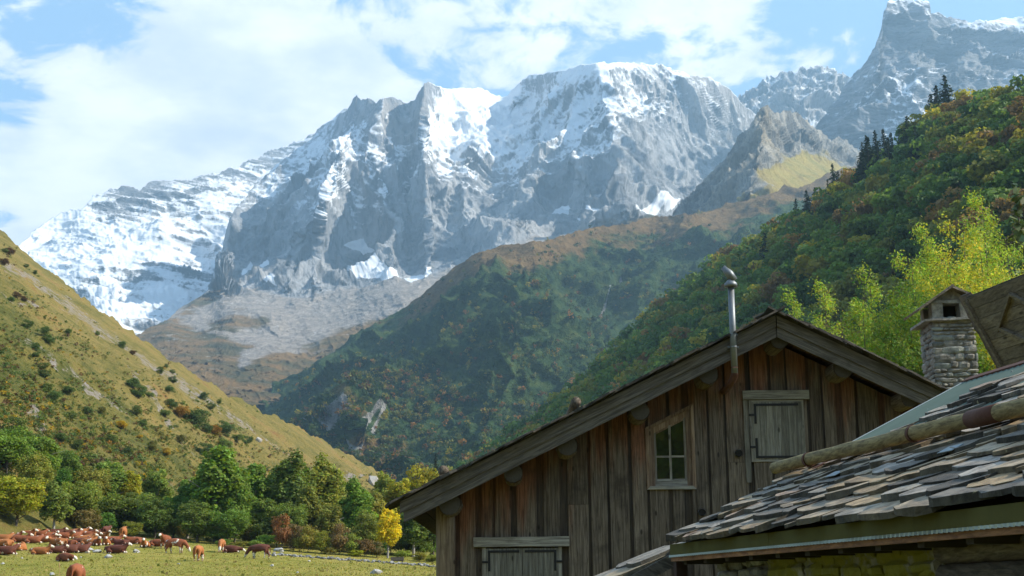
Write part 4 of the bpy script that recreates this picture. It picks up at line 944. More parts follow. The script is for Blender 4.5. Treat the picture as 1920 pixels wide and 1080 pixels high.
# corner post
V, F = tube([(xL + .16, WY - .05, ZG), (xL + .16, WY - .05, 1.0), (xL + .155, WY - .05, roofline(xL + .16, .33))], .155, 12, True, .05)
M_POST = wood_material('corner_post_wood', (.24, .19, .14), REDW, (.10, .07, .05), None, 'z')
wpart('corner_post', V, F, M_POST, cabin, True)
# purlin log ends under the rakes
for (u, v, r) in [(843, 945, .19), (962, 887, .165), (1064, 836, .17), (1200, 771, .16), (1328, 702, .17), (1461, 636, .17), (1581, 690, .175), (1706, 746, .165)]:
    X0, Z0 = wp(u, v, RY + .18); lg = cat(tube([(X0, RY + .16, Z0), (X0, RY + .7, Z0), (X0, WY + .6, Z0)], [r * .97, r, r], 14, False, .07))
    log = wpart('purlin', lg[0], lg[1], M_LOG, cabin, True)
    n = 14; th = [2 * math.pi * j / n for j in range(n)]
    disc = [(X0 + math.cos(a) * r * .94 * random.uniform(.95, 1.02), RY + .152, Z0 + math.sin(a) * r * .94) for a in th] + [(X0, RY + .150, Z0)]
    wpart('log_end', disc, [(n, (j + 1) % n, j) for j in range(n)], M_ENDG, log)
# rake boards: two on each slope
dx_l = (ax - lx); 
def rake(x0, x1, o0, o1, y0, y1, nm, side):
    z = lambda xx, o: roofline(xx, o); n = 14; V = []
    for i in range(n + 1):
        xx = x0 + (x1 - x0) * i / n; w1, w2 = random.uniform(-.003, .003), random.uniform(-.003, .003)
        V += [(xx, y0, z(xx, o1) + w1), (xx, y0, z(xx, o0) + w2), (xx, y1, z(xx, o0) + w2), (xx, y1, z(xx, o1) + w1)]
    F = [(0, 1, 2, 3), (4 * n + 3, 4 * n + 2, 4 * n + 1, 4 * n)]
    for i in range(n):
        for j in range(4): F.append((4 * i + (j + 1) % 4, 4 * i + j, 4 * i + 4 + j, 4 * i + 4 + (j + 1) % 4))
    return wpart(nm, V, F, M_RAKE if side else M_RAKEL, roof)
roof = thing('roof', None, None, (0, 0, 0)); roof.parent = cabin; roof.location = Vector((ax, WY, az)) - Vector(cabin.location)
rake(lx, ax - .008, .02, .21, RY, RY + .05, 'rake_board', 0); rake(lx + .06, ax - .008, .205, .385, RY + .035, RY + .075, 'rake_board', 0)
rake(ax + .008, rx_, .02, .21, RY, RY + .05, 'rake_board', 1); rake(ax + .008, rx_ - .10, .205, .385, RY + .035, RY + .075, 'rake_board', 1)
# roof deck planks (soffit seen from below), running along the slope joints in depth
BACKY = 33.0
for i in range(26):
    a0 = lx + .04 + (ax - lx - .05) * i / 26; a1 = lx + .04 + (ax - lx - .05) * (i + 1) / 26 - .012
    V = [(a, y, roofline(a, o)) for a in (a0, a1) for y in (RY + .06, BACKY) for o in (.20, .15)]
    wpart('soffit_plank', V, [(0, 1, 3, 2), (4, 6, 7, 5), (0, 4, 5, 1), (2, 3, 7, 6), (0, 2, 6, 4), (1, 5, 7, 3)], M_SOFF, roof)
for i in range(13):
    a0 = ax + .005 + (rx_ - ax) * i / 13; a1 = ax + .005 + (rx_ - ax) * (i + 1) / 13 - .012
    V = [(a, y, roofline(a, o)) for a in (a0, a1) for y in (RY + .06, BACKY) for o in (.20, .15)]
    wpart('soffit_plank', V, [(0, 1, 3, 2), (4, 6, 7, 5), (0, 4, 5, 1), (2, 3, 7, 6), (0, 2, 6, 4), (1, 5, 7, 3)], M_SOFF, roof)
# stone slabs: front verge course individually, the rest as rows of slabs across the depth
def slabmesh(L, W, T, seed):
    r = random.Random(seed); pts = []
    for (a, b) in ((-.5, -.5), (-.2, -.54), (.15, -.53), (.42, -.5), (.5, -.28), (.52, .05), (.47, .33), (.36, .5), (.05, .52), (-.25, .5), (-.5, .48)):
        pts.append((a * L + r.uniform(-.03, .03) * L, b * W + r.uniform(-.045, .045) * W))
    n = len(pts); V = [(x, y, -T / 2 + r.uniform(-.12, .12) * T) for x, y in pts] + [(x * .97, y * .96, T / 2 + r.uniform(-.2, .2) * T) for x, y in pts]
    F = [tuple(reversed(range(n))), tuple(range(n, 2 * n))] + [(i, (i + 1) % n, n + (i + 1) % n, n + i) for i in range(n)]
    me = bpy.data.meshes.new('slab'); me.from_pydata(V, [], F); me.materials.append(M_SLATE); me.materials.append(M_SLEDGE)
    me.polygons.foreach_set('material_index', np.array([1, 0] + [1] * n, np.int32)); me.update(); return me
SLABS = [slabmesh(1, 1, 1, s) for s in range(14)]
SCOL = [(1, 1, 1.03), (.85, .88, .95), (.72, .72, .74), (1.15, 1.02, .80), (1.25, .98, .62), (1.2, .95, .85), (1.05, 1.08, 1.12), (.6, .6, .6), (1.0, .92, .8)]
def place_slab(parent, base, e, s, n, L, W, T, yaw=0.0, tilt=0.0, roll=0.0, col=None):
    """unit slab scaled; local x = s (down-slope), y = e, z = n"""
    o = bpy.data.objects.new('slab', random.choice(SLABS)); COL.objects.link(o)
    R3 = Matrix((s, e, n)).transposed().to_4x4()
    M = Matrix.Translation(base) @ R3 @ Matrix.Rotation(yaw, 4, 'Z') @ Matrix.Rotation(tilt, 4, 'Y') @ Matrix.Rotation(roll, 4, 'X') @ Matrix.Diagonal((L, W, T, 1))
    off = Vector((0, 0, 0)); p = parent
    while p is not None: off += p.location; p = p.parent
    o.parent = parent; o.matrix_local = Matrix.Translation(-off) @ M
    c = col or random.choice(SCOL); f = random.uniform(.8, 1.15); o.color = (c[0] * f, c[1] * f, c[2] * f, 1); return o
for side, (xa, xb, sl) in enumerate(((ax, lx - .06, sL), (ax, rx_ + .12, sR))):
    sgn = -1 if side == 0 else 1; ln = math.hypot(1, sl); s = Vector((sgn / ln, 0, -sl / ln)); nn = Vector((sl * sgn / ln, 0, 1 / ln)); e = nn.cross(s)
    total = abs(xb - xa) * ln; k = 0.0
    while k < total - .05:
        for row, yc in enumerate((RY + .16, RY + .75)):
            c = Vector((ax, 0, az)) + s * (k + .12) + nn * (.02 + .02 * row + random.uniform(-.006, .012)); c.y = yc + random.uniform(-.05, .05)
            place_slab(roof, c, e, s, nn, random.uniform(.5, .62), random.uniform(.55, .7), random.uniform(.028, .045), random.uniform(-.06, .06), random.uniform(.02, .05), 0, random.choice([(.5, .5, .5), (.42, .4, .38), (.6, .56, .5), (.36, .38, .36)]))
        k += random.uniform(.27, .34)
    # remaining roof surface: a deck sheet carrying the slabs out of sight
    Vd = [(a, y, roofline(a, o)) for a in (xa + sgn * .0, xb - sgn * .12) for y in (RY + .5, BACKY) for o in (.05, .03)]
    wpart('roof_deck', Vd, [(0, 1, 3, 2), (4, 6, 7, 5), (0, 4, 5, 1), (2, 3, 7, 6), (0, 2, 6, 4), (1, 5, 7, 3)], M_SLATE, roof)
# two short log stubs (snow stops) standing over the verge
for (u, v) in ((1079, 757), (833, 884)):
    X0, Z0 = wp(u, v, RY + .7); o = wpart('snow_stop_log', *tube([(X0, RY + .45, Z0), (X0 - .05, RY + 2.4, Z0 - .05)], [.085, .09], 12, True, .08), M_LOG, roof, True)
# side and back walls
for nm, (a, b, c, d) in (('side_wall', (xL + .02, xL + .12, WY + .1, BACKY - .6)), ('side_wall', (xR - .1, xR, WY + .1, BACKY - .6))):
    V, F = boxv(a, b, c, d, ZG, roofline((a + b) / 2, .24)); wpart(nm, V, F, M_BACKB, cabin)
V, F = prism([(xL + .05, ZG), (xR, ZG), (xR, roofline(xR, .3)), (ax, roofline(ax, .3)), (xL + .05, roofline(xL, .3))], BACKY - .59, BACKY - .5); wpart('back_wall', V, F, M_BACKB, cabin)

# ---- window: sloping-headed frame, sash, muntins, four panes
win = thing('window', None, None); win.parent = cabin; win.location = Vector((wl, WY, wb)) - Vector(cabin.location)
def hd(x, o=0.0): return wtl + (x - wl) / (wr - wl) * (wtr - wtl) - o
def quadbar(pts, y0, y1, nm, mat, par):                # pts: polygon in x,z
    V, F = prism(pts, y0, y1); return wpart(nm, V, F, mat, par)
fw = px(6); yf0, yf1 = WY - .075, WY - .02
quadbar([(wl, wb), (wl + fw, wb + fw), (wl + fw, hd(wl + fw, fw * 1.1)), (wl, hd(wl))], yf0, yf1, 'frame', M_WINW, win)
quadbar([(wr - fw, wb + fw), (wr, wb), (wr, hd(wr)), (wr - fw, hd(wr - fw, fw * 1.1))], yf0, yf1, 'frame', M_WINW, win)
quadbar([(wl, wb), (wr, wb), (wr - fw, wb + fw), (wl + fw, wb + fw)], yf0 - .012, yf1, 'sill', M_TRIMX, win)
quadbar([(wl + fw, hd(wl + fw, fw * 1.1)), (wr - fw, hd(wr - fw, fw * 1.1)), (wr, hd(wr)), (wl, hd(wl))], yf0, yf1, 'frame', M_WINW, win)
# reveal (jambs, head and apron lining)
iw = px(14); il, ir, ib = wl + fw, wr - fw, wb + fw
yr = WY + .024
quadbar([(il, ib), (il + .09, ib), (il + .09, hd(il + .09, fw * 1.1)), (il, hd(il, fw * 1.1))], yf1 - .02, yr, 'jamb', M_WINW, win)
quadbar([(ir - .09, ib), (ir, ib), (ir, hd(ir, fw * 1.1)), (ir - .09, hd(ir - .09, fw * 1.1))], yf1 - .02, yr, 'jamb', M_WINW, win)
quadbar([(il + .09, ib), (ir - .09, ib), (ir - .09, ib + .09), (il + .09, ib + .09)], yf1 - .016, yr, 'apron', M_TRIMX, win)
quadbar([(il + .09, hd(il + .09, .16)), (ir - .09, hd(ir - .09, .16)), (ir - .09, hd(ir - .09, fw * 1.1)), (il + .09, hd(il + .09, fw * 1.1))], yf1 - .018, yr, 'head', M_WINW, win)
gl, gr, gb = il + .09, ir - .09, ib + .09; bw = .035; gm = (gl + gr) / 2; gh = wp(1256, 856)[1]
ys0, ys1 = WY - .018, WY + .02
def ht(x): return hd(x, .16)
for (a, b) in ((gl, gl + bw), (gr - bw, gr), (gm - .018, gm + .018)): quadbar([(a, gb), (b, gb), (b, ht(b)), (a, ht(a))], ys0, ys1, 'muntin' if a == gm - .018 else 'sash_stile', M_TRIMZ, win)
for (a, b) in ((gl + bw, gm - .018), (gm + .018, gr - bw)):
    quadbar([(a, gb), (b, gb), (b, gb + bw), (a, gb + bw)], ys0 + .002, ys1, 'sash_rail', M_TRIMX, win)
    quadbar([(a, ht(a) - bw), (b, ht(b) - bw), (b, ht(b)), (a, ht(a))], ys0 + .002, ys1, 'sash_rail', M_WINW, win)
    quadbar([(a, gh - .016), (b, gh - .016), (b, gh + .016), (a, gh + .016)], ys0 + .003, ys1, 'muntin', M_TRIMX, win)
    quadbar([(a, gb + bw), (b, gb + bw), (b, gh - .016), (a, gh - .016)], WY + .004, WY + .010, 'pane', M_GLASS, win)
    quadbar([(a, gh + .016), (b, gh + .016), (b, ht(b) - bw), (a, ht(a) - bw)], WY + .004, WY + .010, 'pane', M_GLASS, win)

# ---- shutters
def shutter(x0, x1, z0, z1, nplank, name, flip=False, label=None):
    s = thing(name, label, None); s.parent = cabin; s.location = Vector((x0, WY, z0)) - Vector(cabin.location)
    w = (x1 - x0) / nplank; e = [x0] + [x0 + w * (i + random.uniform(-.2, .2)) for i in range(1, nplank)] + [x1]
    for i in range(nplank): wpart('plank', *board(e[i] + .002, e[i + 1] - .002, z0, lambda x: z1, WY - .045, .026 + random.uniform(0, .004), None, 3, .001), M_SHUT, s)
    for zz, up in ((z0 + .045 if z0 > ZG + .2 else z0 + .3, 1), (z1 - .05, -1)):
        hx = x0 if not flip else x1; d = 1 if not flip else -1
        V, F = cat(boxv(*sorted((hx + d * .03, hx + d * ((x1 - x0) * .93))), WY - .084, WY - .0765, zz - .02, zz + .02),
                   boxv(*sorted((hx + d * .032, hx + d * .072)), WY - .085, WY - .0765, *sorted((zz + up * .02, zz + up * .32))),
                   boxv(*sorted((hx - d * .06, hx + d * .03)), WY - .088, WY - .078, zz + up * .17 - .018, zz + up * .17 + .018))
        wpart('strap_hinge', V, F, M_IRON, s)
    return s
sh = shutter(s0 + .045, s1 - .03, sb + .03, st_ - .03, 7, 'shutter')
for (a, b, c, d, nm, mt) in ((s0, s0 + .045, sb, st_, 'shutter_frame', M_TRIMZ), (s1 - .03, s1, sb, st_, 'shutter_frame', M_TRIMZ), (s0 + .045, s1 - .03, sb, sb + .028, 'shutter_frame', M_TRIMX), (s0 + .045, s1 - .03, st_ - .028, st_, 'shutter_frame', M_TRIMX)):
    V, F = boxv(a, b, WY - .07, WY - .02, c, d); wpart(nm, V, F, mt, sh)
l0, l1 = wp(1391, 740)[0], wp(1515, 740)[0]; zt, zb_ = wp(1455, 733)[1], wp(1455, 750)[1]
V, F = beam((l0, WY - .065, (zt + zb_) / 2), (l1, WY - .065, (zt + zb_) / 2), .075, zt - zb_, wob=.004, seg=6); wpart('lintel', V, F, M_TRIMX, sh)
l0, l1 = wp(888, 1016)[0], wp(1067, 1016)[0]; zt, zb_ = wp(980, 1007)[1], wp(980, 1025)[1]
dm = (d0 + d1) / 2
dl = shutter(d0 + .03, dm - .003, ZG + .15, dt - .02, 5, 'door_leaf'); dr = shutter(dm + .003, d1 - .03, ZG + .15, dt - .02, 5, 'door_leaf', True)
for (a, b) in ((d0 - .03, d0 + .028), (d1 - .028, d1 + .03)):
    V, F = boxv(a, b, WY - .07, WY - .018, ZG + .1, dt - .002); wpart('door_frame', V, F, M_TRIMZ, cabin)
V, F = beam((l0, WY - .072, (zt + zb_) / 2), (l1, WY - .072, (zt + zb_) / 2), .085, zt - zb_, wob=.004, seg=8); wpart('door_lintel', V, F, M_TRIMX, cabin)
V, F = boxv(d0 - .1, d1 + .1, WY - .12, WY - .02, ZG, ZG + .1); wpart('door_sill', V, F, M_TRIMX, cabin)
# plank to the left of the shutter
V, F = board(wp(1394, 800)[0], wp(1404, 800)[0] - .004, wp(1400, 905)[1], lambda x: wp(1400, 751)[1], WY - .045, .03, None, 4, .006); wpart('board', V, F, M_TRIMZ, wall)
# small pipe ends through the wall
for (u, v, r) in ((1385, 850, .062), (1316, 961, .062)):
    X0, Z0 = wp(u, v, WY - .1); V, F = tube([(X0, WY - .12, Z0), (X0, WY + .02, Z0)], r, 16, False); V2, F2 = tube([(X0, WY - .119, Z0), (X0, WY + .02, Z0)], r * .82, 16, False)
    wpart('vent_pipe', *cat((V, F)), M_ZINC, cabin, True); n = 16
    wpart('vent_shade_disc', [(X0 + math.cos(6.2832 * j / n) * r * .86, WY - .114, Z0 + math.sin(6.2832 * j / n) * r * .86) for j in range(n)], [tuple(range(n))[::-1]], M_DARK, cabin)  # black disc painting the shade inside the pipe mouth

# ---- stove pipe with cowl
PYY = RY - .10
bx, bz = wp(1377.5, 700, PYY); tx, tz = wp(1374, 537, PYY); r = px(5.9)
pipe = thing('stove_pipe', 'tall galvanised stove pipe with slanted cowl rising in front of the cabin gable', 'stove pipe', (bx, PYY, bz))
wpart('flue', *tube([(bx, PYY, bz), (bx, PYY, tz)], r, 20, True), M_ZINC, pipe, True)
wpart('elbow', *tube([(bx, PYY, bz + .10), (bx, PYY, bz - .02), (bx - .03, PYY + .06, bz - .11), (bx - .05, PYY + .28, bz - .15), (bx - .06, WY + .0, bz - .17)], [r * 1.12, r * 1.14, r * 1.1, r * 1.02, r], 16, True), M_RUST, pipe, True)
V, F = tube([(bx, PYY, tz - .01), (bx, PYY, tz + .05), (bx, PYY, tz + .09), (bx, PYY, tz + .11)], [r * 2.05, r * 1.95, r * 1.2, r * .9], 20, True); wpart('cowl_skirt', V, F, M_ZINC, pipe, True)
V, F = tube([(bx + .05, PYY, tz + .10), (bx - .02, PYY, tz + .22), (bx - .12, PYY, tz + .33)], [r * 1.35, r * 1.3, r * .75], 18, True); wpart('cowl_hood', V, F, M_ZINC, pipe, True)
V, F = beam((bx - .015, PYY + .03, tz + .1), (bx - .015, PYY + .03, tz + .50), .012, .075, up=(1, 0, 0)); wpart('cowl_vane', V, F, plain('vane_metal', (.10, .12, .06), .6, .3), pipe)
for zz in (wp(1380, 650, PYY)[1], wp(1380, 627, PYY)[1]):
    V, F = tube([(bx, PYY, zz - .012), (bx, PYY, zz + .012)], r * 1.06, 18, True); V2, F2 = boxv(bx - r * 1.7, bx + r * 1.7, PYY + .02, PYY + .09, zz - .01, zz + .01); wpart('bracket', *cat((V, F), (V2, F2)), M_ZINC, pipe)
# ================================================================== STONE BARN with slab roof, corrugated sheet and log snow guard
E0 = Vector(at(1252, 1022, 14.0)); dv = pray(480, 1106)
be = -Vector((float(dv[0]), 1, 0)).normalized()                     # along the eave, towards the camera
bp = Vector((-be.y, be.x, 0)); bp = bp if bp.x > 0 else -bp          # horizontal, into the building
TH = R(26.4); bs = bp * math.cos(TH) + Vector((0, 0, math.sin(TH))); bn = (be.cross(bs)).normalized(); bn = bn if bn.z > 0 else -bn
def bpnt(k, q, n=0.0): return E0 + be * k + bs * q + bn * n
barn = thing('stone_barn', 'low stone barn with rough stone-slab roof and mossy wall in front of the cabin', 'barn', (E0.x, E0.y, -1.55))
broof = thing('roof', None, None); broof.parent = barn; broof.location = E0 - Vector(barn.location)
EL = 8.8
def plate(k0, k1, q0, q1, n0, n1):
    V = [tuple(bpnt(k, q, n)) for k in (k0, k1) for q in (q0, q1) for n in (n0, n1)]
    return np.array(V), [(0, 1, 3, 2), (4, 6, 7, 5), (0, 4, 5, 1), (2, 3, 7, 6), (0, 2, 6, 4), (1, 5, 7, 3)]
M_BDECK = plain('dark_roof_deck', (.035, .028, .022), .95)
wpart('roof_deck', *plate(.02, EL, .03, 3.55, -.12, -.055), M_BDECK, broof)
# slabs
random.seed(21)
sd = -bs; ee = bn.cross(sd)
PALS = [((1, 1, .98), 4), ((.95, .97, 1.02), 2), ((.55, .54, .53), 4), ((1.1, 1.0, .84), 5), ((1.22, 1.0, .7), 3), ((1.2, .98, .86), 1), ((1.25, 1.26, 1.3), 2), ((.38, .36, .33), 3)]
def scol():
    r = random.uniform(0, sum(w_ for _, w_ in PALS))
    for c, w_ in PALS:
        r -= w_
        if r <= 0: return c
    return (1, 1, 1)
q = -.04; row = 0
while q < 3.0:
    k = (-.06 if q < 1.75 else 1.12) + random.uniform(-.05, .12) + (.2 if row % 2 else 0); first = True
    while k < 7.4:
        W = random.choice([random.uniform(.20, .38), random.uniform(.34, .62)]); 
        if first and q < 1.75: k = min(k, .04)
        top = 3.0 - .28 * (k - 1.13) if k > 1.0 else 1.75
        top = max(top, 2.3)
        L = random.uniform(.46, .64); T = random.uniform(.022, .05)
        if q < top + random.uniform(-.2, .1):
            c = bpnt(k + W / 2, q + L / 2 + random.uniform(-.035, .035), .018 + random.uniform(0, .014))
            place_slab(broof, c, ee, sd, bn, L, W * 1.04, T, random.uniform(-.13, .13), -random.uniform(.095, .16), random.uniform(-.06, .06), scol())
        k += W * random.uniform(.95, 1.0); first = False
    q += random.uniform(.19, .245); row += 1
# corrugated sheet: one folded mesh with its waves down the slope, and its screws
M_CORR, t = material('green_corrugated_sheet'); n_ = t.noise(t.pos(), 3, 6, .6)
t.out(t.mix(t.ss(t.attr('crest').outputs['Fac'], .15, .85), (.025, .035, .03), t.mix(n_, (.085, .12, .105), (.13, .17, .15))), .95, None, .0)  # troughs coloured dark to stand in for the shade between waves
def corrug(k0, k1, q0, q1, n0, wave, amp):
    nk = int((k1 - k0) / wave * 6); V = []
    for j, qq in enumerate(np.linspace(q0, q1, 5)):
        for i in range(nk + 1):
            kk = k0 + (k1 - k0) * i / nk; V.append(tuple(bpnt(kk, qq, n0 + amp * math.sin(2 * math.pi * kk / wave))))
    F = [(j * (nk + 1) + i, j * (nk + 1) + i + 1, (j + 1) * (nk + 1) + i + 1, (j + 1) * (nk + 1) + i) for j in range(4) for i in range(nk)]
    return V, F
corr = wpart('corrugated_sheet', *corrug(.10, EL, 1.80, 3.60,  .03, .105, .02), M_CORR, broof, True)
nk_ = int((EL - .10) / .105 * 6); fattr(corr.data, 'crest', np.tile([.5 + .5 * math.sin(2 * math.pi * (.10 + (EL - .10) * i / nk_) / .105) for i in range(nk_ + 1)], 5))
wpart('verge_trim', *plate(.06, .105, 1.79, 3.60, -.02, .05), plain('pale_verge_metal', (.36, .38, .36), .45, .5), corr)
for i, kk in enumerate((.32, .72, 1.3, 2.0, 2.8)):
    for qq in (1.9, 2.75, 3.4):
        if kk > 1.2 and qq < 2.9: continue
        wpart('roof_screw', *tube([tuple(bpnt(kk, qq, .02)), tuple(bpnt(kk, qq, .045))], .011, 6), M_ZINC, corr)
wpart('ridge_cap', *plate(.05, EL, 3.56, 3.68, .0, .06), M_RUST, broof)
# far slope of the roof
V = [tuple(bpnt(k, 3.6, n) if not f else bpnt(k, 3.6, n) + bp * 3.0 - Vector((0, 0, 1.45))) for f in (0, 1) for k in (.05, EL) for n in (-.1, -.02)]
wpart('rear_slope', V, [(0, 1, 3, 2), (4, 6, 7, 5), (0, 4, 5, 1), (2, 3, 7, 6), (0, 2, 6, 4), (1, 5, 7, 3)], M_SLATE, broof)
# fascia under the eave
M_OLIVE = plain('olive_painted_fascia', (.075, .070, .022), .85, 0, .12, 5, .3, .1)
M_STRIPW = wood_material('eave_strip_wood', (.26, .13, .06), REDW, (.12, .055, .03), None, 'y')
def vplate(k0, k1, d0, d1, z0, z1):
    V = [tuple(E0 + be * k + bp * d + Vector((0, 0, z))) for k in (k0, k1) for d in (d0, d1) for z in (z0, z1)]
    return np.array(V), [(0, 1, 3, 2), (4, 6, 7, 5), (0, 4, 5, 1), (2, 3, 7, 6), (0, 2, 6, 4), (1, 5, 7, 3)]
for i, (a, b) in enumerate(((0, .38), (.383, 2.75), (2.753, 5.3), (5.303, EL))): wpart('fascia_board', *vplate(a, b, .02, .045, -.098, .004), M_OLIVE, broof)
for a, b in ((0, 3.1), (3.102, EL)): wpart('eave_strip', *vplate(a, b, .028, .075, -.158, -.118), M_STRIPW, broof)
V = []; n = 420
for i in range(n + 1):
    kk = EL * i / n; wv = .008 * math.sin(i * 2.1)
    V += [tuple(E0 + be * kk + bp * (.012 + wv) + Vector((0, 0, -.098))), tuple(E0 + be * kk + bp * (.004 - wv) + Vector((0, 0, -.119 + wv * .3)))]
wpart('drip_edge', V, [(2 * i, 2 * i + 2, 2 * i + 3, 2 * i + 1) for i in range(n)], plain('pale_drip_metal', (.30, .32, .25), .5, .3, .4, 40, .4), broof)
for kk in np.arange(.25, EL, .62): wpart('rafter_tail', *vplate(kk, kk + .09, .08, .62, -.19, -.06), M_BDECK, broof)
# log snow guard, its straps and sleeve
guard = thing('log_snow_guard', 'round wooden log snow guard held by rusty straps on the stone roof', 'snow guard', tuple(bpnt(0, 1.45, .16)))
random.seed(5)
g0, g1 = bpnt(-.16, 1.40, .155), bpnt(EL, 1.44, .155); pts = [g0.lerp(g1, i / 24) + Vector((0, 0, random.uniform(-.006, .006))) for i in range(25)]
M_POLE = wood_material('pale_pole_wood', (.25, .20, .095), REDW, (.09, .068, .034), None, 'y')
wpart('log', *tube(pts, [.060 * random.uniform(.95, 1.05) for _ in pts], 18, True, .03), M_POLE, guard, True)
def on_pole(u):
    best = min((abs(topix(np.array(g0.lerp(g1, i / 900)))[0] - u), i) for i in range(901)); return best[1] / 900
for u in (1517, 1713):
    f = on_pole(u); c = g0.lerp(g1, f)
    ring = tube([tuple(c + (bn * math.cos(a) + bs * -math.sin(a)) * .070) for a in np.linspace(-.25, 3.6, 16)], .012, 6)
    ring = (np.array(ring[0]), ring[1])
    band = []
    for a in np.linspace(-.35, 3.7, 18):
        d = bn * math.cos(a) - bs * math.sin(a)
        for w_ in (-.022, .022): band += [tuple(c + d * .062 + be * w_), tuple(c + d * .070 + be * w_)]
    F = []
    for i in range(17):
        a = 4 * i; F += [(a, a + 4, a + 5, a + 1), (a + 2, a + 3, a + 7, a + 6), (a + 1, a + 5, a + 7, a + 3), (a, a + 2, a + 6, a + 4)]
    plate_ = [c + bs * a - bn * b + be * w_ for a in (-.10, .13) for b in (.085, .105) for w_ in (-.05, .06)]
    wpart('strap', *cat((np.array(band), F), (np.array([tuple(v) for v in plate_]), [(0, 1, 3, 2), (4, 6, 7, 5), (0, 4, 5, 1), (2, 3, 7, 6), (0, 2, 6, 4), (1, 5, 7, 3)])), M_RUST, guard)
f0, f1 = on_pole(1820), on_pole(1873)
wpart('sleeve', *tube([tuple(g0.lerp(g1, f0)), tuple(g0.lerp(g1, (f0 + f1) / 2)), tuple(g0.lerp(g1, f1))], .067, 18, True), M_RUST, guard, True)
for u, v in ((1566, 892), (1782, 846)):                     # grey flashing plates below the log
    kk = None; r = pray(u, v); N_ = np.array(bn); tt = (np.array(E0) + N_ * .06) @ N_ / (r @ N_); P = Vector(r * tt) - E0
    wpart('flashing_plate', *plate(P.dot(be) - .10, P.dot(be) + .12, P.dot(bs) - .05, P.dot(bs) + .06, .075, .08), plain('grey_flashing', (.20, .24, .26), .5, .4), guard)
# wall below the eave: stones, mossy in the middle, dark logs near the camera
M_MOSS = stone_mat('mossy_stone', (.10, .095, .085), (.28, .27, .25), (.26, .24, .022), .62, False)
M_DRY = stone_mat('dry_wall_stone', (.10, .10, .10), (.30, .30, .30), (.14, .14, .03), .18, False)
bw_ = thing('front_wall', None, None); bw_.parent = barn; bw_.location = (0, 0, 0)
def stone_geo(w_, h, d, seed):
    r = random.Random(seed); V = []
    for sx in (-1, -.45, .45, 1):
        for sz in (-1, -.45, .45, 1):
            edge = max(abs(sx), abs(sz)) > .9; corner = abs(sx) > .9 and abs(sz) > .9
            V.append((sx * w_ / 2 * (.9 if corner else 1) + r.uniform(-.05, .05) * w_, (d * (.42 if corner else .62 if edge else 1.0)) * r.uniform(.75, 1.1), sz * h / 2 * (.86 if corner else 1) + r.uniform(-.06, .06) * h))
    F = [(a * 4 + b, a * 4 + b + 1, (a + 1) * 4 + b + 1, (a + 1) * 4 + b) for a in range(3) for b in range(3)]
    n = 16; rim = [0, 1, 2, 3, 7, 11, 15, 14, 13, 12, 8, 4]
    V += [(V[i][0] * .92, -.02, V[i][2] * .92) for i in rim]
    m_ = len(rim); F += [(rim[i], n + i, n + (i + 1) % m_, rim[(i + 1) % m_]) for i in range(m_)]
    return V, F
def stones_on(origin, ax_u, ax_out, length, z0, z1, rows_h, wr_, mat_fn, parent, depth, seed, tint_fn=None):
    r = random.Random(seed); z = z0; i = 0
    while z < z1 - .02:
        h = r.uniform(*rows_h); x_ = r.uniform(-.08, 0)
        while x_ < length - .03:
            w_ = min(r.uniform(*wr_), length - x_) if x_ + wr_[0] < length else length - x_
            if x_ < 0: w_ += 0; 
            hj = h * r.uniform(.78, 1.22); V, F = stone_geo(max(w_ - .012, .05), max(hj - .010, .03), depth * r.uniform(.7, 1.3), seed * 1000 + i); i += 1; ra = r.uniform(-.07, .07); V = [(a * math.cos(ra) - d * math.sin(ra), b, a * math.sin(ra) + d * math.cos(ra)) for a, b, d in V]
            c = origin + ax_u * (max(x_, 0) + (w_ + min(x_, 0)) / 2) + Vector((0, 0, z + h / 2 + r.uniform(-.12, .12) * h))
            W = [tuple(c + ax_u * a + ax_out * b + Vector((0, 0, d))) for a, b, d in V]
            kk = x_ + w_ / 2; o = wpart('stone', W, F, mat_fn(kk), parent)
            if tint_fn: o.color = (*tint_fn(r), 1)
            x_ += w_
        z += h
wo = E0 + bp * .50; wo.z = 0
core = [tuple(wo + be * k + bp * d + Vector((0, 0, z))) for k in (.15, EL) for d in (.03, .5) for z in (-1.55, E0.z - .02)]
wpart('wall_core', core, [(0, 1, 3, 2), (4, 6, 7, 5), (0, 4, 5, 1), (2, 3, 7, 6), (0, 2, 6, 4), (1, 5, 7, 3)], M_MORTAR, bw_)
def tf(r):
    f = r.uniform(.7, 1.2); return (f, f * .98, f * .94)
stones_on(wo + be * .15 - bp * 0, be, -bp, 1.35, -.55, E0.z - .12, (.09, .16), (.18, .4), lambda k: M_DRY, bw_, .07, 31, tf)
mc = [tuple(wo + be * k + bp * d + Vector((0, 0, z))) for k in (1.5, 4.78) for d in (-.035, .02) for z in (-.9, E0.z - .14)]
wpart('moss_bed', mc, [(0, 1, 3, 2), (4, 6, 7, 5), (0, 4, 5, 1), (2, 3, 7, 6), (0, 2, 6, 4), (1, 5, 7, 3)], M_MOSS, bw_)
stones_on(wo + be * 1.5, be, -bp, 3.25, -.72, E0.z - .10, (.085, .15), (.16, .46), lambda k: M_MOSS, bw_, .085, 32, tf)
for i in range(4):
    zz = E0.z - .20 - i * .17; wpart('wall_log', *tube([tuple(wo + be * 4.85 - bp * .06 + Vector((0, 0, zz))), tuple(wo + be * 6.6 - bp * .06 + Vector((0, 0, zz + .01))), tuple(wo + be * EL - bp * .06 + Vector((0, 0, zz)))], .088, 12, True, .06), M_LOG, bw_, True)
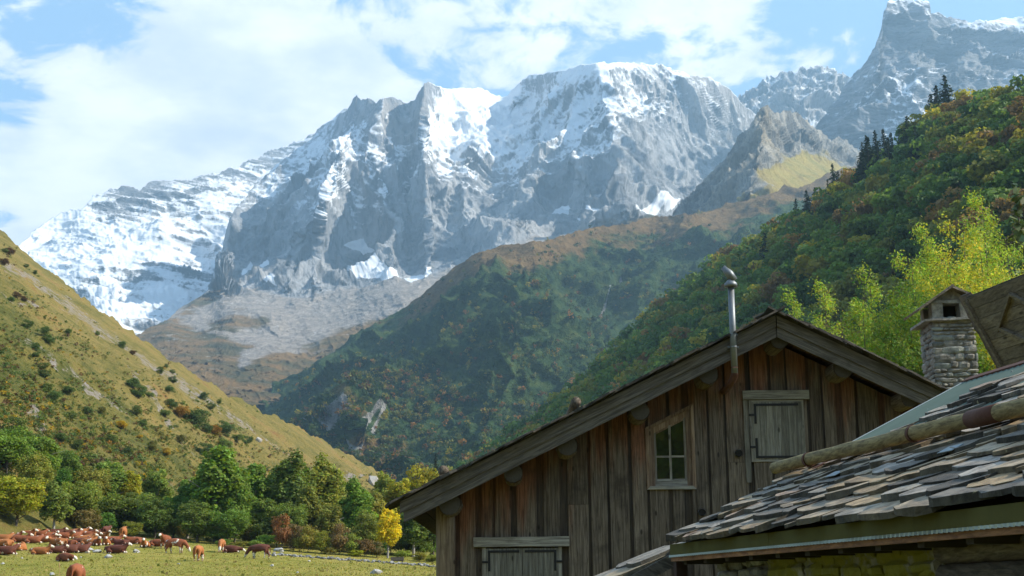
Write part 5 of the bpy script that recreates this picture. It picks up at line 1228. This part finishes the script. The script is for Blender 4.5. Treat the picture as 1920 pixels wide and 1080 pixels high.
# corner post and low end roof
M_DKPOST = plain('dark_brown_post', (.035, .018, .013), .8)
V = [tuple(E0 + be * k + bp * d + Vector((0, 0, z))) for k in (.0, .10) for d in (.05, .16) for z in (-2.0, -.16)]
wpart('corner_post', V, [(0, 1, 3, 2), (4, 6, 7, 5), (0, 4, 5, 1), (2, 3, 7, 6), (0, 2, 6, 4), (1, 5, 7, 3)], M_DKPOST, barn)
gab = [E0 + bp * .45, E0 + bp * 3.2 + Vector((0, 0, 1.45)), E0 + bp * 6.1]
V = []
for d in (.18, .45): V += [tuple(E0 + be * d + bp * .5 + Vector((0, 0, -1.9))), tuple(E0 + be * d + bp * .5 + Vector((0, 0, .05))), tuple(E0 + be * d + bp * 3.2 + Vector((0, 0, 1.35))), tuple(E0 + be * d + bp * 6.0 + Vector((0, 0, 0))), tuple(E0 + be * d + bp * 6.0 + Vector((0, 0, -1.9)))]
wpart('gable_wall', V, [(0, 1, 2, 3, 4), (9, 8, 7, 6, 5)] + [(i, 5 + i, 5 + (i + 1) % 5, (i + 1) % 5) for i in range(5)], M_MORTAR, barn)
# lean-to roof running on below the eave at the far end
lean = thing('lean_to_roof', None, None); lean.parent = barn; lean.location = E0 - Vector(barn.location)
random.seed(8); base_ = E0 + be * -.55 + bp * .1
for j in range(6):
    for i in range(2):
        c = base_ - bs * (.10 + .27 * j) + be * (.05 - .42 * i + random.uniform(-.04, .04)) + bn * (-.05 + random.uniform(-.01, .01))
        place_slab(lean, c, ee, sd, bn, .62, random.uniform(.44, .56), random.uniform(.03, .045), random.uniform(-.06, .06), -.10, random.uniform(-.03, .03), random.choice([(1.2, 1.08, .85), (.95, .95, .95), (1.1, 1.0, .8), (.8, .8, .8)]))
V, F = beam(tuple(base_ + be * .32 + bs * .2 - bn * .13), tuple(base_ + be * .32 - bs * 1.8 - bn * .13), .04, .12); wpart('barge_board', V, F, M_RAKE, lean)
V, F = beam(tuple(base_ + be * .1 - bs * 1.5 - bn * .1), tuple(base_ + be * .1 - bs * 1.5 - bn * .1 + Vector((0, 0, -1.2))), .1, .1, up=(1, 0, 0)); wpart('post', V, F, M_DKPOST, lean)

# ================================================================== STONE CHIMNEY
CYY = 25.4
cl_, cr_ = wp(1752, 660, CYY)[0], wp(1833, 660, CYY)[0]; cz1 = wp(1790, 603, CYY)[1]; cz0 = wp(1790, 730, CYY)[1] - .5
chim = thing('stone_chimney', 'square rubble-stone chimney with a little gabled stone cap', 'chimney', ((cl_ + cr_) / 2, CYY + .4, -1.2))
V, F = boxv(cl_ + .03, cr_ - .03, CYY + .03, CYY + .80, -1.2, cz1 + .02); body = wpart('shaft', V, F, M_MORTAR, chim)
CT = [(1, 1, .97), (1.1, 1.08, 1.0), (.8, .8, .78), (.92, 1.0, .98), (1.3, 1.28, 1.2), (.65, .64, .62), (1.02, .97, .9), (.75, .8, .78)]
def ctf(r):
    c = r.choice(CT); f = r.uniform(.75, 1.15); return tuple(x * f for x in c)
stones_on(Vector((cl_, CYY + .03, 0)), Vector((1, 0, 0)), Vector((0, -1, 0)), cr_ - cl_, cz0, cz1, (.045, .15), (.10, .42), lambda k: M_CHIM, body, .045, 51, ctf)
stones_on(Vector((cl_ + .03, CYY + .82, 0)), Vector((0, -1, 0)), Vector((-1, 0, 0)), .80, cz0, cz1, (.05, .15), (.10, .36), lambda k: M_CHIM, body, .045, 52, ctf)
cm = (cl_ + cr_) / 2
capz = wp(1790, 600, CYY)[1]; oz0, oz1 = wp(1790, 591, CYY)[1], wp(1790, 568, CYY)[1]; apx, apz = wp(1783, 536, CYY)
cap = thing('cap', None, None); cap.parent = chim; cap.location = Vector((cm, CYY + .4, capz)) - Vector(chim.location)
# projecting ledge, corner piers, lintel, gable, dark block painted as the hollow's shade
V, F = beam((cl_ - .16, CYY + .40, capz - .01), (cr_ + .02, CYY + .40, capz + .03), .95, .035, wob=.008, seg=5); wpart('ledge', V, F, M_CHIM, cap)
for (a, b, y0, y1) in ((cl_ + .02, cl_ + .22, CYY + .02, CYY + .28), (cr_ - .25, cr_ - .12, CYY + .02, CYY + .28), (cr_ - .115, cr_ - .01, CYY + .02, CYY + .28), (cl_ + .02, cl_ + .22, CYY + .56, CYY + .80), (cr_ - .22, cr_ - .01, CYY + .56, CYY + .80)):
    V, F = boxv(a, b, y0, y1, capz + .03, oz1); V = V + np.random.default_rng(int(a * 1e4)).uniform(-.012, .012, V.shape); wpart('pier_stone', V, F, M_CHIM, cap).color = (1.15, 1.1, 1.0, 1)
V, F = boxv(cl_ + .1, cr_ - .1, CYY + .3, CYY + .54, capz + .03, oz1); wpart('flue_shade_block', V, F, M_DARK, cap)  # solid near-black block standing in for shade in the flue opening
V, F = beam((cl_ - .0, CYY + .12, oz1 + .025), (cr_ + .0, CYY + .12, oz1 + .025), .22, .05, wob=.006, seg=4); wpart('lintel_stone', V, F, M_CHIM, cap)
V, F = prism([(cl_ + .02, oz1 + .05), (cr_ - .02, oz1 + .05), (apx, apz - .05)], CYY + .05, CYY + .75); wpart('gable_stone', V, F, M_CHIM, cap).color = (.9, .85, .78, 1)
elx, elz = wp(1719, 583, CYY); erx, erz = wp(1824, 557, CYY)
for (a, b) in (((apx + .02, apz), (elx, elz)), ((apx - .02, apz - .02), (erx + .06, erz - .03))):
    V, F = beam((a[0], CYY + .38, a[1]), (b[0], CYY + .38, b[1]), .98, .04, wob=.006, seg=4); wpart('cap_slab', V, F, M_SLATE, cap).color = (.5, .48, .45, 1)

# ================================================================== PLANKED ROOF OVERHANG at the right edge
A_ = Vector(at(1808, 562, 19.0)); pdir = Vector((.19, -.98, 0)).normalized()
Lw = Vector(at(1879, 690, 19.0)); rdir = (Lw - A_).normalized(); tn = pdir.cross(rdir).normalized(); tn = tn if tn.x < 0 else -tn
shed = thing('planked_roof_overhang', 'open plank underside of a neighbouring roof beside the stone chimney', 'roof', (A_.x + 1.2, 18.0, -1.2))
M_PLANK = wood_material('bare_roof_planks', (.20, .172, .125), REDW, (.09, .072, .052), None, 'y')
Lr = (Lw - A_).length + .25; npk = 8
for i in range(npk):
    a0, a1 = Lr * i / npk, Lr * (i + 1) / npk - .006
    V = [tuple(A_ + rdir * a + pdir * k - tn * d) for a in (a0, a1) for k in (0, 5.2) for d in (.0 + .004 * (i % 2), .03)]
    wpart('roof_plank', V, [(0, 1, 3, 2), (4, 6, 7, 5), (0, 4, 5, 1), (2, 3, 7, 6), (0, 2, 6, 4), (1, 5, 7, 3)], M_PLANK, shed)
V = [tuple(A_ + rdir * a + pdir * k - tn * d) for a in (-.02, Lr) for k in (.01, 5.2) for d in (.034, .06)]
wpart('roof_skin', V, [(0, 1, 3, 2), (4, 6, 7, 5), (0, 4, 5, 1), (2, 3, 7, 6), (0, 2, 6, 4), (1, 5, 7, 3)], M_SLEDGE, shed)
def on_plane(u, v, n=0.0):
    r = pray(u, v); N_ = np.array(tn); tt = (np.array(A_) + N_ * n) @ N_ / (r @ N_); return Vector(r * tt)
for (p, q_, w_) in (((1809, 563), (1881, 692), .055), ((1893, 553), (1871, 620), .045), ((1893, 551), (1925, 568), .045), ((1873, 615), (1928, 640), .045)):
    V, F = beam(tuple(on_plane(*p, .025)), tuple(on_plane(*q_, .025)), .05, w_, up=tuple(tn.cross(Vector((0, 0, 1))))); wpart('batten', V, F, M_PLANK, shed)
random.seed(14)
for i in range(5): place_slab(shed, A_ + rdir * (.12 + .24 * i) - tn * .06 - pdir * .04, pdir, rdir, rdir.cross(pdir), .36, .30, .04, random.uniform(-.1, .1), 0, 0, (.42, .38, .40))
V, F = beam(tuple(A_ + rdir * (Lr - .1) + pdir * 2.5 - tn * .1), tuple((A_ + rdir * (Lr - .1) + pdir * 2.5 - tn * .1).xy.to_3d() + Vector((0, 0, -1.3))), .14, .14, up=(1, 0, 0)); wpart('post', V, F, M_DKPOST, shed)
# ================================================================== LEAFY SHOOTS behind the cabin
def shoot_tree(name, label, u, vtop, Yd, spread, nst, nleaf, col, seed, leaf=.13, aspect=.36, dense=False, group=None):
    spread *= 1.35; rng = np.random.default_rng(seed); T = at(u, vtop, Yd); x = float(T[0]); z0 = float(ground_z(x, Yd)) - .1; H = float(T[2]) - z0
    o = thing(name, label, 'tree', (x, Yd, z0), group); parts = []; C = []; N = []
    for s in range(nst):
        a = rng.uniform(0, 6.28); r = spread * math.sqrt(rng.random()) * (.15 if s == 0 else 1); top = np.array([r * math.cos(a), r * math.sin(a), H * (1.0 if s == 0 else rng.uniform(.55, .97 - .12 * r / spread))])
        b = np.array([top[0] * .12, top[1] * .12, 0]); mid = (b + top) / 2 + np.array([top[0] * .15, top[1] * .15, 0])
        parts.append(tube([tuple(b), tuple(mid), tuple(top)], [.05, .032, .006], 5))
        m_ = int(nleaf * 3.0) // nst; tw = rng.uniform(.25, 1.0, m_) ** .8
        pt = (1 - tw[:, None]) ** 2 * b + 2 * (tw * (1 - tw))[:, None] * mid + (tw ** 2)[:, None] * top
        # leaves gather on twigs: offsets come in little sprays
        tg = (tw * 26).astype(int); ang = (tg * 2.4 + s) % 6.28; rad = (spread * (.55 if dense else .42)) * (1.12 - tw) ** .45 * rng.random(m_) ** .5 * 1.35
        pt = pt + np.stack([np.cos(ang) * rad, np.sin(ang) * rad, rad * .75 - .05], -1) + rng.normal(0, .12, (m_, 3))
        C.append(pt); N.append(unit(rng.normal(size=(m_, 3)) + np.array([0, -.2, .5])))
    C = np.concatenate(C); N = np.concatenate(N); K = rng.uniform(.7, 1.35, len(C)) * (1 + .35 * fbm(C / .6, 2, seed))
    V, F = cat(*parts); tm = bpy.data.meshes.new('trunk'); tm.from_pydata([tuple(v) for v in V], [], F); tm.materials.append(M_BARK)
    link('trunk', tm, o); link('crown', leaf_mesh('crown', C, N, K, leaf, rng, aspect, None, (1, 1, 1), .22), o, color=col); return o
YG1, YG2, YG3, DG1 = (.29, .36, .060), (.23, .31, .055), (.37, .38, .060), (.11, .175, .036)
for i, (u, v, Yd, sp, ns, nl, c, dn, lab) in enumerate([
    (1845, 378, 43, 1.3, 9, 13000, YG1, 0, 'tall yellow-green leafy tree rising above the chimney cap'), (1790, 440, 41, 1.7, 11, 15000, YG3, 1, 'bright yellow leafy tree just behind the chimney'), (1742, 428, 44, 1.0, 7, 9000, YG1, 0, 'slim yellow-green sapling with a pointed top left of the bright yellow tree'),
    (1705, 500, 41, 1.3, 10, 13000, YG1, 1, 'yellow-green leafy tree between the cabin roof and the chimney'), (1640, 512, 42, 1.0, 8, 9000, YG2, 0, 'slim green sapling behind the right slope of the cabin roof'), (1612, 575, 40, .9, 6, 6000, YG2, 0, 'low green shrub showing over the right slope of the cabin roof'),
    (1540, 538, 46, 1.0, 6, 6500, YG1, 0, 'sunlit yellow-green sapling just right of the cabin ridge'), (1490, 552, 47, .8, 5, 4500, YG2, 0, 'thin sapling peeping over the cabin ridge'), (1690, 585, 38, 1.4, 9, 15000, DG1, 1, 'dense dark green shrub in the shade beside the chimney'), (1722, 545, 39, 1.2, 9, 12000, DG1, 1, 'dark green shrub at the left side of the chimney shaft'),
    (1885, 455, 45, 1.5, 9, 11000, YG2, 1, 'green leafy tree behind the planked roof overhang'), (1765, 505, 42, 1.4, 9, 12000, YG2, 1, 'yellow-green shrub at the back of the chimney cap'), (1850, 560, 40, 1.2, 7, 8000, YG1, 1, 'low yellow shrub in the gap between chimney and planked roof'), (1660, 600, 41, 1.2, 8, 9000, YG2, 1, 'green shrub above the right verge of the cabin'), (1830, 430, 46, 1.4, 8, 9000, YG2, 1, 'paler yellow-green tree behind the tall one above the chimney')]):
    shoot_tree('leafy_tree', lab, u, v, Yd, sp, ns, nl, c, 200 + i, .092, .40, bool(dn), 'leafy trees behind the cabin')
T = at(1905, 352, 52); zb = float(ground_z(T[0], 52)); put_tree('conifer', 'bluish young spruce beside the tall yellow-green tree above the planked roof', 'conifer', None, (T[0], 52, zb), float(T[2]) - zb, .62, 'conifer', (.085, .12, .05), 1)
# trees on the rise behind the photographer: they show in the window panes
for i, (x, y, h) in enumerate([(3, -34, 11), (8, -31, 12), (12.5, -35, 13), (17, -32, 11), (-3, -36, 12), (23, -36, 13), (10, -42, 15)]):
    put_tree('valley_tree', 'green tree reflected in the cabin window panes', 'tree', 'trees mirrored in the window', (x, y, float(ground_z(x, y)) - .1), h, 1.25, 'round', tuple(c * 1.0 for c in GREEN))
# ================================================================== CATTLE
def cow_material():
    m, t = material('cow_hide'); oc = t.n('ShaderNodeObjectInfo').outputs['Color']; p = t.n('ShaderNodeTexCoord').outputs['Object']
    wv = t.attr('white').outputs['Fac']; k = t.ss(t.math('ADD', wv, t.math('MULTIPLY', t.math('SUBTRACT', t.noise(p, 5, 4, .6), .5), .5)), .42, .58)
    c = t.mix(t.noise(p, 2.5, 4, .6), t.mix(1.0, oc, (.62, .6, .6), 'MULTIPLY'), t.mix(1.0, oc, (1.3, 1.25, 1.2), 'MULTIPLY'))
    rn = t.n('ShaderNodeObjectInfo').outputs['Random']; pp = t.vm('ADD', p, t.n('ShaderNodeCombineXYZ', {0: t.math('MULTIPLY', rn, 31.), 1: t.math('MULTIPLY', rn, 17.), 2: 0.}).outputs[0])
    k = t.math('MAXIMUM', k, t.ss(t.noise(pp, 1.6, 3, .5), .645, .67))
    c = t.mix(k, c, (.62, .57, .50)); c = t.mix(t.attr('black').outputs['Fac'], c, (.03, .025, .022))
    t.out(c, .75, None, .25); return m
M_COW = cow_material()
def cow_mesh(pose):
    W = []                                           # (x,y,z,radius,white,black)
    E = []
    def add(p, r, wh=0, bk=0, par=None):
        W.append((*p, r, wh, bk)); i = len(W) - 1
        if par is not None: E.append((par, i))
        return i
    lie = pose in ('lie', 'lie_turn', 'lie_flat'); dz = -.62 if lie else 0
    pel = add((-.62, 0, 1.10 + dz), .31); loin = add((-.22, 0, 1.06 + dz), .37, 0, 0, pel); mid = add((.15, 0, 1.02 + dz), .40, 0, 0, loin); che = add((.52, 0, 1.05 + dz), .36, 0, 0, mid)
    rump = add((-.86, 0, 1.12 + dz), .17, 0, 0, pel); t1 = add((-.97, 0, 1.0 + dz), .05, 0, 0, rump); t2 = add((-1.02, .02, .72 if not lie else .25), .035, 0, 0, t1); add((-1.0, .04, .42 if not lie else .07), .045, .8, 0, t2)
    if pose == 'graze': n = [(.86, 0, 1.0, .24, 0), (1.12, 0, .72, .17, 0), (1.24, 0, .50, .15, .5), (1.36, 0, .30, .11, 1), (1.43, 0, .14, .075, 1)]
    elif pose == 'stand': n = [(.86, 0, 1.18, .23, 0), (1.08, 0, 1.34, .17, 0), (1.22, 0, 1.44, .15, .5), (1.42, 0, 1.33, .11, 1), (1.58, 0, 1.22, .08, 1)]
    elif pose == 'lie': n = [(.84, 0, .58, .23, .1), (1.0, 0, .76, .17, 0), (1.10, 0, .90, .15, .6), (1.30, .03, .80, .11, 1), (1.46, .05, .69, .08, 1)]
    elif pose == 'lie_turn': n = [(.82, .08, .58, .23, .1), (.93, .24, .76, .17, 0), (.95, .40, .88, .15, .6), (.92, .60, .78, .11, 1), (.90, .75, .67, .08, 1)]
    else: n = [(.86, 0, .45, .22, .1), (1.10, .05, .40, .16, 0), (1.25, .10, .38, .14, .6), (1.42, .16, .24, .11, 1), (1.55, .2, .12, .08, 1)]
    par = che; ids = []
    for (x, y, z, r, wh) in n: par = add((x, y, z), r, wh, 0, par); ids.append(par)
    hx, hy, hz = n[2][:3]; sd = np.array([0, 1, 0.]) if pose != 'lie_turn' else np.array([1, 0, 0.])
    for s in (-1, 1):
        e = np.array([hx, hy, hz]) + sd * s * .13; a = add(tuple(e + np.array([0, 0, .03])), .045, 0, 0, ids[2]); add(tuple(e + sd * s * .13 + np.array([0, 0, .0])), .03, 0, 0, a)
    for s in (-1, 1):
        if not lie:
            a = add((.52, s * .20, .74), .15, 0, 0, che); b = add((.53, s * .2, .42), .08, .3, 0, a); c = add((.52, s * .2, .14), .052, .5, 0, b); add((.55, s * .2, .03), .062, .2, .8, c)
            st = .14 * s if pose == 'graze' else 0
            a = add((-.60, s * .22, .82), .20, 0, 0, pel); b = add((-.66 + st * .5, s * .22, .50), .10, 0, 0, a); c = add((-.72 + st, s * .22, .40), .075, .3, 0, b); d = add((-.66 + st, s * .22, .13), .052, .5, 0, c); add((-.63 + st, s * .22, .03), .062, .2, .8, d)
        else:
            a = add((.66, s * .24, .22), .15, .3, 0, che); b = add((.98, s * .22, .11), .075, 1, 0, a); add((.76, s * .17, .055), .05, .6, .3, b)
            a = add((-.52, s * .34, .24), .22, 0, 0, pel); b = add((-.12, s * .46, .17), .12, 0, 0, a); c = add((-.42, s * .48, .08), .06, .8, 0, b); add((-.18, s * .50, .055), .05, .8, .3, c)
    W_ = np.array(W); me = bpy.data.meshes.new('cow'); me.from_pydata([tuple(v) for v in W_[:, :3]], E, [])
    o = bpy.data.objects.new('cow_tmp', me); COL.objects.link(o); md = o.modifiers.new('Skin', 'SKIN'); md.use_smooth_shade = True
    for i, d in enumerate(me.skin_vertices[0].data): r = float(W_[i, 3]); d.radius = (r, r); d.use_root = (i == 0)
    o.modifiers.new('Sub', 'SUBSURF').levels = 1
    dg = bpy.context.evaluated_depsgraph_get(); out = bpy.data.meshes.new_from_object(o.evaluated_get(dg)); bpy.data.objects.remove(o)
    Vv = np.array([v.co for v in out.vertices]); d2 = ((Vv[:, None] - W_[None, :, :3]) ** 2).sum(-1) / (W_[None, :, 3] ** 2 + .004)
    wgt = 1 / (d2 + .05) ** 3; wgt /= wgt.sum(1, keepdims=True)
    wh = wgt @ W_[:, 4]; bk = wgt @ W_[:, 5]; belly = np.clip((.66 + dz - Vv[:, 2]) * 6, 0, 1) * (np.abs(Vv[:, 0]) < .6) * (Vv[:, 2] > .3 if not lie else 0)
    out.materials.clear(); out.materials.append(M_COW); fattr(out, 'white', np.clip(wh + belly, 0, 1)); fattr(out, 'black', np.clip(bk * 1.2 - .1, 0, 1)); out.name = 'cow_' + pose
    return out
COWM = {p: cow_mesh(p) for p in ('graze', 'stand', 'lie', 'lie_turn', 'lie_flat')}
def z2(x, y): return x / 6.857, 940 + y / 6.857
RB, DB, OB = (.225, .072, .030), (.105, .034, .02), (.30, .115, .038)
def cow(u, v, pose, head, col, label, group='grazing and resting cattle', sc=1.0):
    P = ground_hit(u, v); o = link('cow', COWM[pose], None, (P[0], P[1], float(ground_z(P[0], P[1])) - .015)); o.rotation_euler = (0, 0, R(head)); s = sc * random.uniform(.86, 1.06); o.scale = (s, s, s)
    f = random.uniform(.85, 1.15); o.color = (col[0] * f, col[1] * f, col[2] * f, 1); tag(o, label, 'cow', group); return o
# heading: 0 = facing right, 90 = away, 180 = left, -90 = towards the camera
random.seed(3)
cow(*z2(975, 1165), 'graze', 95, RB, 'red-brown cow standing with its rump this way near the dry weed stalk')
cow(*z2(70, 385), 'stand', 10, DB, 'dark brown cow with white face standing under the yellow-green tree'); cow(*z2(40, 392), 'lie', 20, DB, 'dark cow lying beneath the dark standing one under the yellow-green tree')
cow(*z2(315, 338), 'graze', -75, RB, 'red-brown cow grazing alone on the crest by the brown bushes')
cow(*z2(1362, 470), 'stand', 85, DB, 'dark brown cow standing behind the packed resting herd'); cow(*z2(1580, 515), 'stand', 100, OB, 'orange-brown cow standing rump on behind the lying herd, under the round dark tree')
o = 1645.7
cow(*z2(o + 610, 672), 'graze', -12, RB, 'red-brown cow in profile grazing beside one that stands behind it'); cow(*z2(o + 478, 610), 'stand', -100, RB, 'red-brown cow facing this way just behind the grazing one in profile')
cow(*z2(o + 905, 770), 'graze', 88, OB, 'orange-brown cow grazing rump on with a clear shadow on the grass'); cow(*z2(o + 1200, 658), 'graze', -85, OB, 'white-faced cow grazing head on beside the dark lying cow'); cow(*z2(o + 1310, 662), 'lie_flat', -8, DB, 'dark brown cow lying flat beside the white-faced grazing cow')
cow(*z2(o + 1690, 740), 'graze', 172, DB, 'very dark brown cow in profile grazing on its own near the low stone wall')
cow(*z2(830, 772), 'lie_flat', -40, RB, 'red-brown cow lying stretched out in front of the herd'); cow(*z2(1480, 672), 'lie', -5, DB, 'dark red cow lying on its own by the grey rock'); cow(*z2(60, 692), 'lie_turn', -10, DB, 'dark cow lying with its white face turned this way at the front of the herd')
LAB = ['red-brown cow lying in the packed resting herd', 'orange-brown cow lying in the packed resting herd', 'dark brown cow lying in the packed resting herd']
for (x, y, hd_) in [(45, 460, 10), (170, 482, 0), (110, 510, 5), (55, 580, 170), (240, 530, -10), (370, 460, 5), (410, 540, 0), (545, 530, 0), (640, 520, -20), (700, 440, 30), (750, 570, 150), (740, 480, -60), (800, 480, 10), (860, 480, -30), (900, 445, 0), (935, 480, 20), (920, 580, 140), (1000, 440, 10), (1030, 552, 0), (1070, 530, 10), (1130, 562, -20), (1100, 465, 5), (1170, 500, -10),
                     (1245, 460, 0), (1240, 572, -60), (1295, 480, -30), (1365, 562, -80), (1440, 540, 10), (1565, 567, 175), (1730, 547, 178), (1860, 592, -90), (250, 632, 80), (500, 686, 0), (695, 667, 5), (870, 662, 10), (1005, 662, 0), (o + 375, 582, -20), (320, 470, 0), (590, 470, 15), (480, 465, -10), (1180, 450, 10), (20, 520, 0)]:
    c, k = random.choice([(RB, 0), (RB, 0), (OB, 1), (DB, 2)]); cow(*z2(x, y), random.choice(['lie', 'lie', 'lie_turn']), hd_ + random.uniform(-12, 12), c, LAB[k], 'cows lying in the packed herd', .93)
# ================================================================== ROCKS, LOW WALL, SMALL THINGS IN THE PASTURE
M_ROCK = stone_mat('field_rock', (.20, .20, .20), (.48, .47, .45))
def rock_mesh(seed, n=2):
    import bmesh
    bm = bmesh.new(); bmesh.ops.create_icosphere(bm, subdivisions=2, radius=.5); r = np.random.default_rng(seed); off = r.uniform(0, 50, 3)
    for v in bm.verts:
        p = np.array(v.co); k = 1 + .55 * float(fbm(p * 1.7 + off, 3, seed)); q = p * k; q = np.round(q * 5) / 5 * .35 + q * .65; v.co = q
    me = bpy.data.meshes.new('rock'); bm.to_mesh(me); bm.free(); me.materials.append(M_ROCK); return me
ROCKS = [rock_mesh(s) for s in range(7)]
def rock(u, v, w_, h, label, name='rock', group='loose rocks in the pasture', tilt=0.0, col=(1, 1, 1)):
    P = ground_hit(u, v); s = P[1] / FPX; o = link(name, random.choice(ROCKS), None, (P[0], P[1], float(ground_z(P[0], P[1])) + h * s * .28), color=col); o.scale = (w_ * s, w_ * s * .8, h * s * 1.2); o.rotation_euler = (tilt, random.uniform(-.1, .1), random.uniform(0, 3)); tag(o, label, 'rock', group); return o
random.seed(12)
for (u, v, w_, h, lab) in [(169, 1032, 15, 6, 'flat grey slab lying in front of the resting herd'), (182, 1036, 17, 6, 'longer grey slab leaning beside the flat one in front of the herd'), (162, 1037, 10, 5, 'small dark stone at the end of the grey slabs'), (203, 1046, 17, 8, 'rounded grey rock in the grass below the lone lying dark red cow'), (255, 1036, 16, 7, 'pale jagged rock to one side of the lone lying cow'), (6, 1058, 8, 4, 'small white stone in the grass at the pasture side'), (97, 1079, 11, 6, 'grey rock beside the dry weed stalk'),
      (335, 1058, 7, 3, 'small brownish stone near the cow with the clear shadow'), (510, 1062, 8, 4, 'white stone in the open grass below the very dark cow'), (514, 1043, 10, 5, 'grey stone by the very dark grazing cow'), (706, 1076, 20, 9, 'large pale rock in the grass below the low stone wall'), (580, 1053, 6, 3, 'small pale stone just below the low wall'), (558, 1074, 6, 3, 'tiny stone in the grass between the white stone and the large pale rock'), (524, 1034, 22, 7, 'long flat grey boulder at the foot of the trees'), (431, 1030, 12, 4, 'white stones at the wood edge behind the dark lying cow'), (152, 1046, 4, 3, 'tiny white pebble in front of the herd'), (41, 1047, 6, 3, 'small pale stone among the front cows')]:
    rock(u, v, w_, h, lab)
for (u, v, w_, h, lab) in [(698, 910, 22, 20, 'pale pointed boulder standing at the end of the grassy hillside'), (485, 828, 12, 9, 'grey boulder lying on the bare hillside scree'), (520, 775, 26, 16, 'rocky outcrop breaking the ridge of the grassy hillside')]:
    P = hit_pix(BL, u, v)
    if P is None: continue
    s = P[1] / FPX; o = link('rock', random.choice(ROCKS), None, (P[0], P[1], P[2] + h * s * .2), color=(1, .98, .95)); o.scale = (w_ * s, w_ * s * .8, h * s * 1.2); o.rotation_euler = (0, 0, random.uniform(0, 3)); tag(o, lab, 'rock', 'rocks on the hillside')
# low dry-stone wall along the pasture edge
P0 = ground_hit(500, 1041); lw = thing('low_stone_wall', 'low tumbled dry-stone wall along the far edge of the pasture', 'wall', (P0[0], P0[1], float(ground_z(P0[0], P0[1]))))
random.seed(2)
for i in range(95):
    u = 500 + 318 * i / 94 + random.uniform(-2, 2); v = np.interp(u, [500, 560, 700, 815], [1040, 1044, 1054, 1063]) + random.uniform(-1.2, 1.2); P = ground_hit(u, v); s = P[1] / FPX; w_ = random.uniform(4, 10) * s; h = w_ * random.uniform(.4, .75)
    o = link('stone', random.choice(ROCKS), lw, (P[0] - P0[0], P[1] - P0[1], float(ground_z(P[0], P[1])) - lw.location.z + h * .3), color=(random.uniform(.3, .75),) * 3); o.scale = (w_, w_ * .8, h); o.rotation_euler = (random.uniform(-.2, .2), random.uniform(-.2, .2), random.uniform(0, 3))
# dark wooden trough by the yellow tree
P = ground_hit(745, 1056); tx_, ty_, tz_ = P[0], P[1], float(ground_z(P[0], P[1])); tr = thing('wooden_trough', 'dark wooden trough standing under the trees beside the small yellow tree', 'trough', (tx_, ty_, tz_))
for nm, b in (('side_plank', (-.65, .65, -.28, -.22, .25, .62)), ('side_plank', (-.65, .65, .22, .28, .25, .62)), ('end_plank', (-.65, -.59, -.22, .22, .25, .62)), ('end_plank', (.59, .65, -.22, .22, .25, .62)), ('base_plank', (-.6, .6, -.22, .22, .2, .26)), ('leg', (-.55, -.45, -.2, .2, 0, .2)), ('leg', (.45, .55, -.2, .2, 0, .2))):
    V, F = boxv(*b); wpart(nm, V + np.array([tx_, ty_, tz_]), F, M_LOG, tr)
# dry weed stalk
P = at(112.5, 1082, 74.0); zz = float(ground_z(P[0], P[1])); wd = thing('dry_weed', 'tall thin dry weed stalk in the short grass', 'weed', (P[0], P[1], zz)); M_DRYW = plain('dry_stalk', (.35, .24, .11), .9)
wpart('stalk', *tube([(P[0], P[1], zz), (P[0] - .02, P[1], zz + .5), (P[0] - .06, P[1], zz + 1.0)], [.018, .015, .01], 6), M_DRYW, wd); wpart('seed_head', *tube([(P[0] - .06, P[1], zz + .85), (P[0] - .07, P[1], zz + 1.0), (P[0] - .08, P[1], zz + 1.15)], [.02, .032, .01], 7), M_DRYW, wd)
# grass tufts
rngg = np.random.default_rng(40); n = 26000; gy = 60 + 100 * rngg.random(n) ** 1.2; gu = rngg.uniform(-30, 850, n); gx = (gu - 960) / FPX * gy * 1.02; gz = ground_z(gx, gy)
h = rngg.uniform(.03, .10, n) * (1 + (rngg.random(n) < .04) * 1.2); a = rngg.uniform(0, 3.14, n); wv = h * rngg.uniform(.6, 1.5, n)
dxy = np.stack([np.cos(a) * wv, np.sin(a) * wv, a * 0], -1); B = np.stack([gx, gy, gz - .02], -1); lean_ = np.stack([rngg.normal(0, .3, n) * h, rngg.normal(0, .3, n) * h, h], -1)
V = np.stack([B - dxy * .5, B + dxy * .5, B + dxy * .45 + lean_, B - dxy * .35 + lean_ * .8], 1).reshape(-1, 3)
me = mesh_np('grass', V, np.arange(4 * n).reshape(n, 4), M_LEAF); pal = np.array([(.22, .22, .045), (.28, .25, .06), (.17, .19, .035), (.34, .27, .10), (.24, .19, .08)]); cattr(me, 'Col', np.repeat(pal[rngg.integers(0, 5, n)] * rngg.uniform(.8, 1.2, (n, 1)), 4, 0))
tag(link('grass', me, color=(1, 1, 1)), 'short grazed grass of the pasture', 'grass', kind='stuff')
HAZE_D = 9e-5
# ================================================================== HAZE
m, t = material('valley_haze')
vol = t.n('ShaderNodeVolumePrincipled', {'Color': (0.45, 0.74, 1.0, 1), 'Density': HAZE_D, 'Anisotropy': 0.25})
t.n('ShaderNodeOutputMaterial', {'Volume': vol.outputs[0]})
V, F = boxv(-5000, 5000, -1500, 8800, -72, 2600)
hz = wpart('haze', V, F, m); tag(hz, kind='stuff')
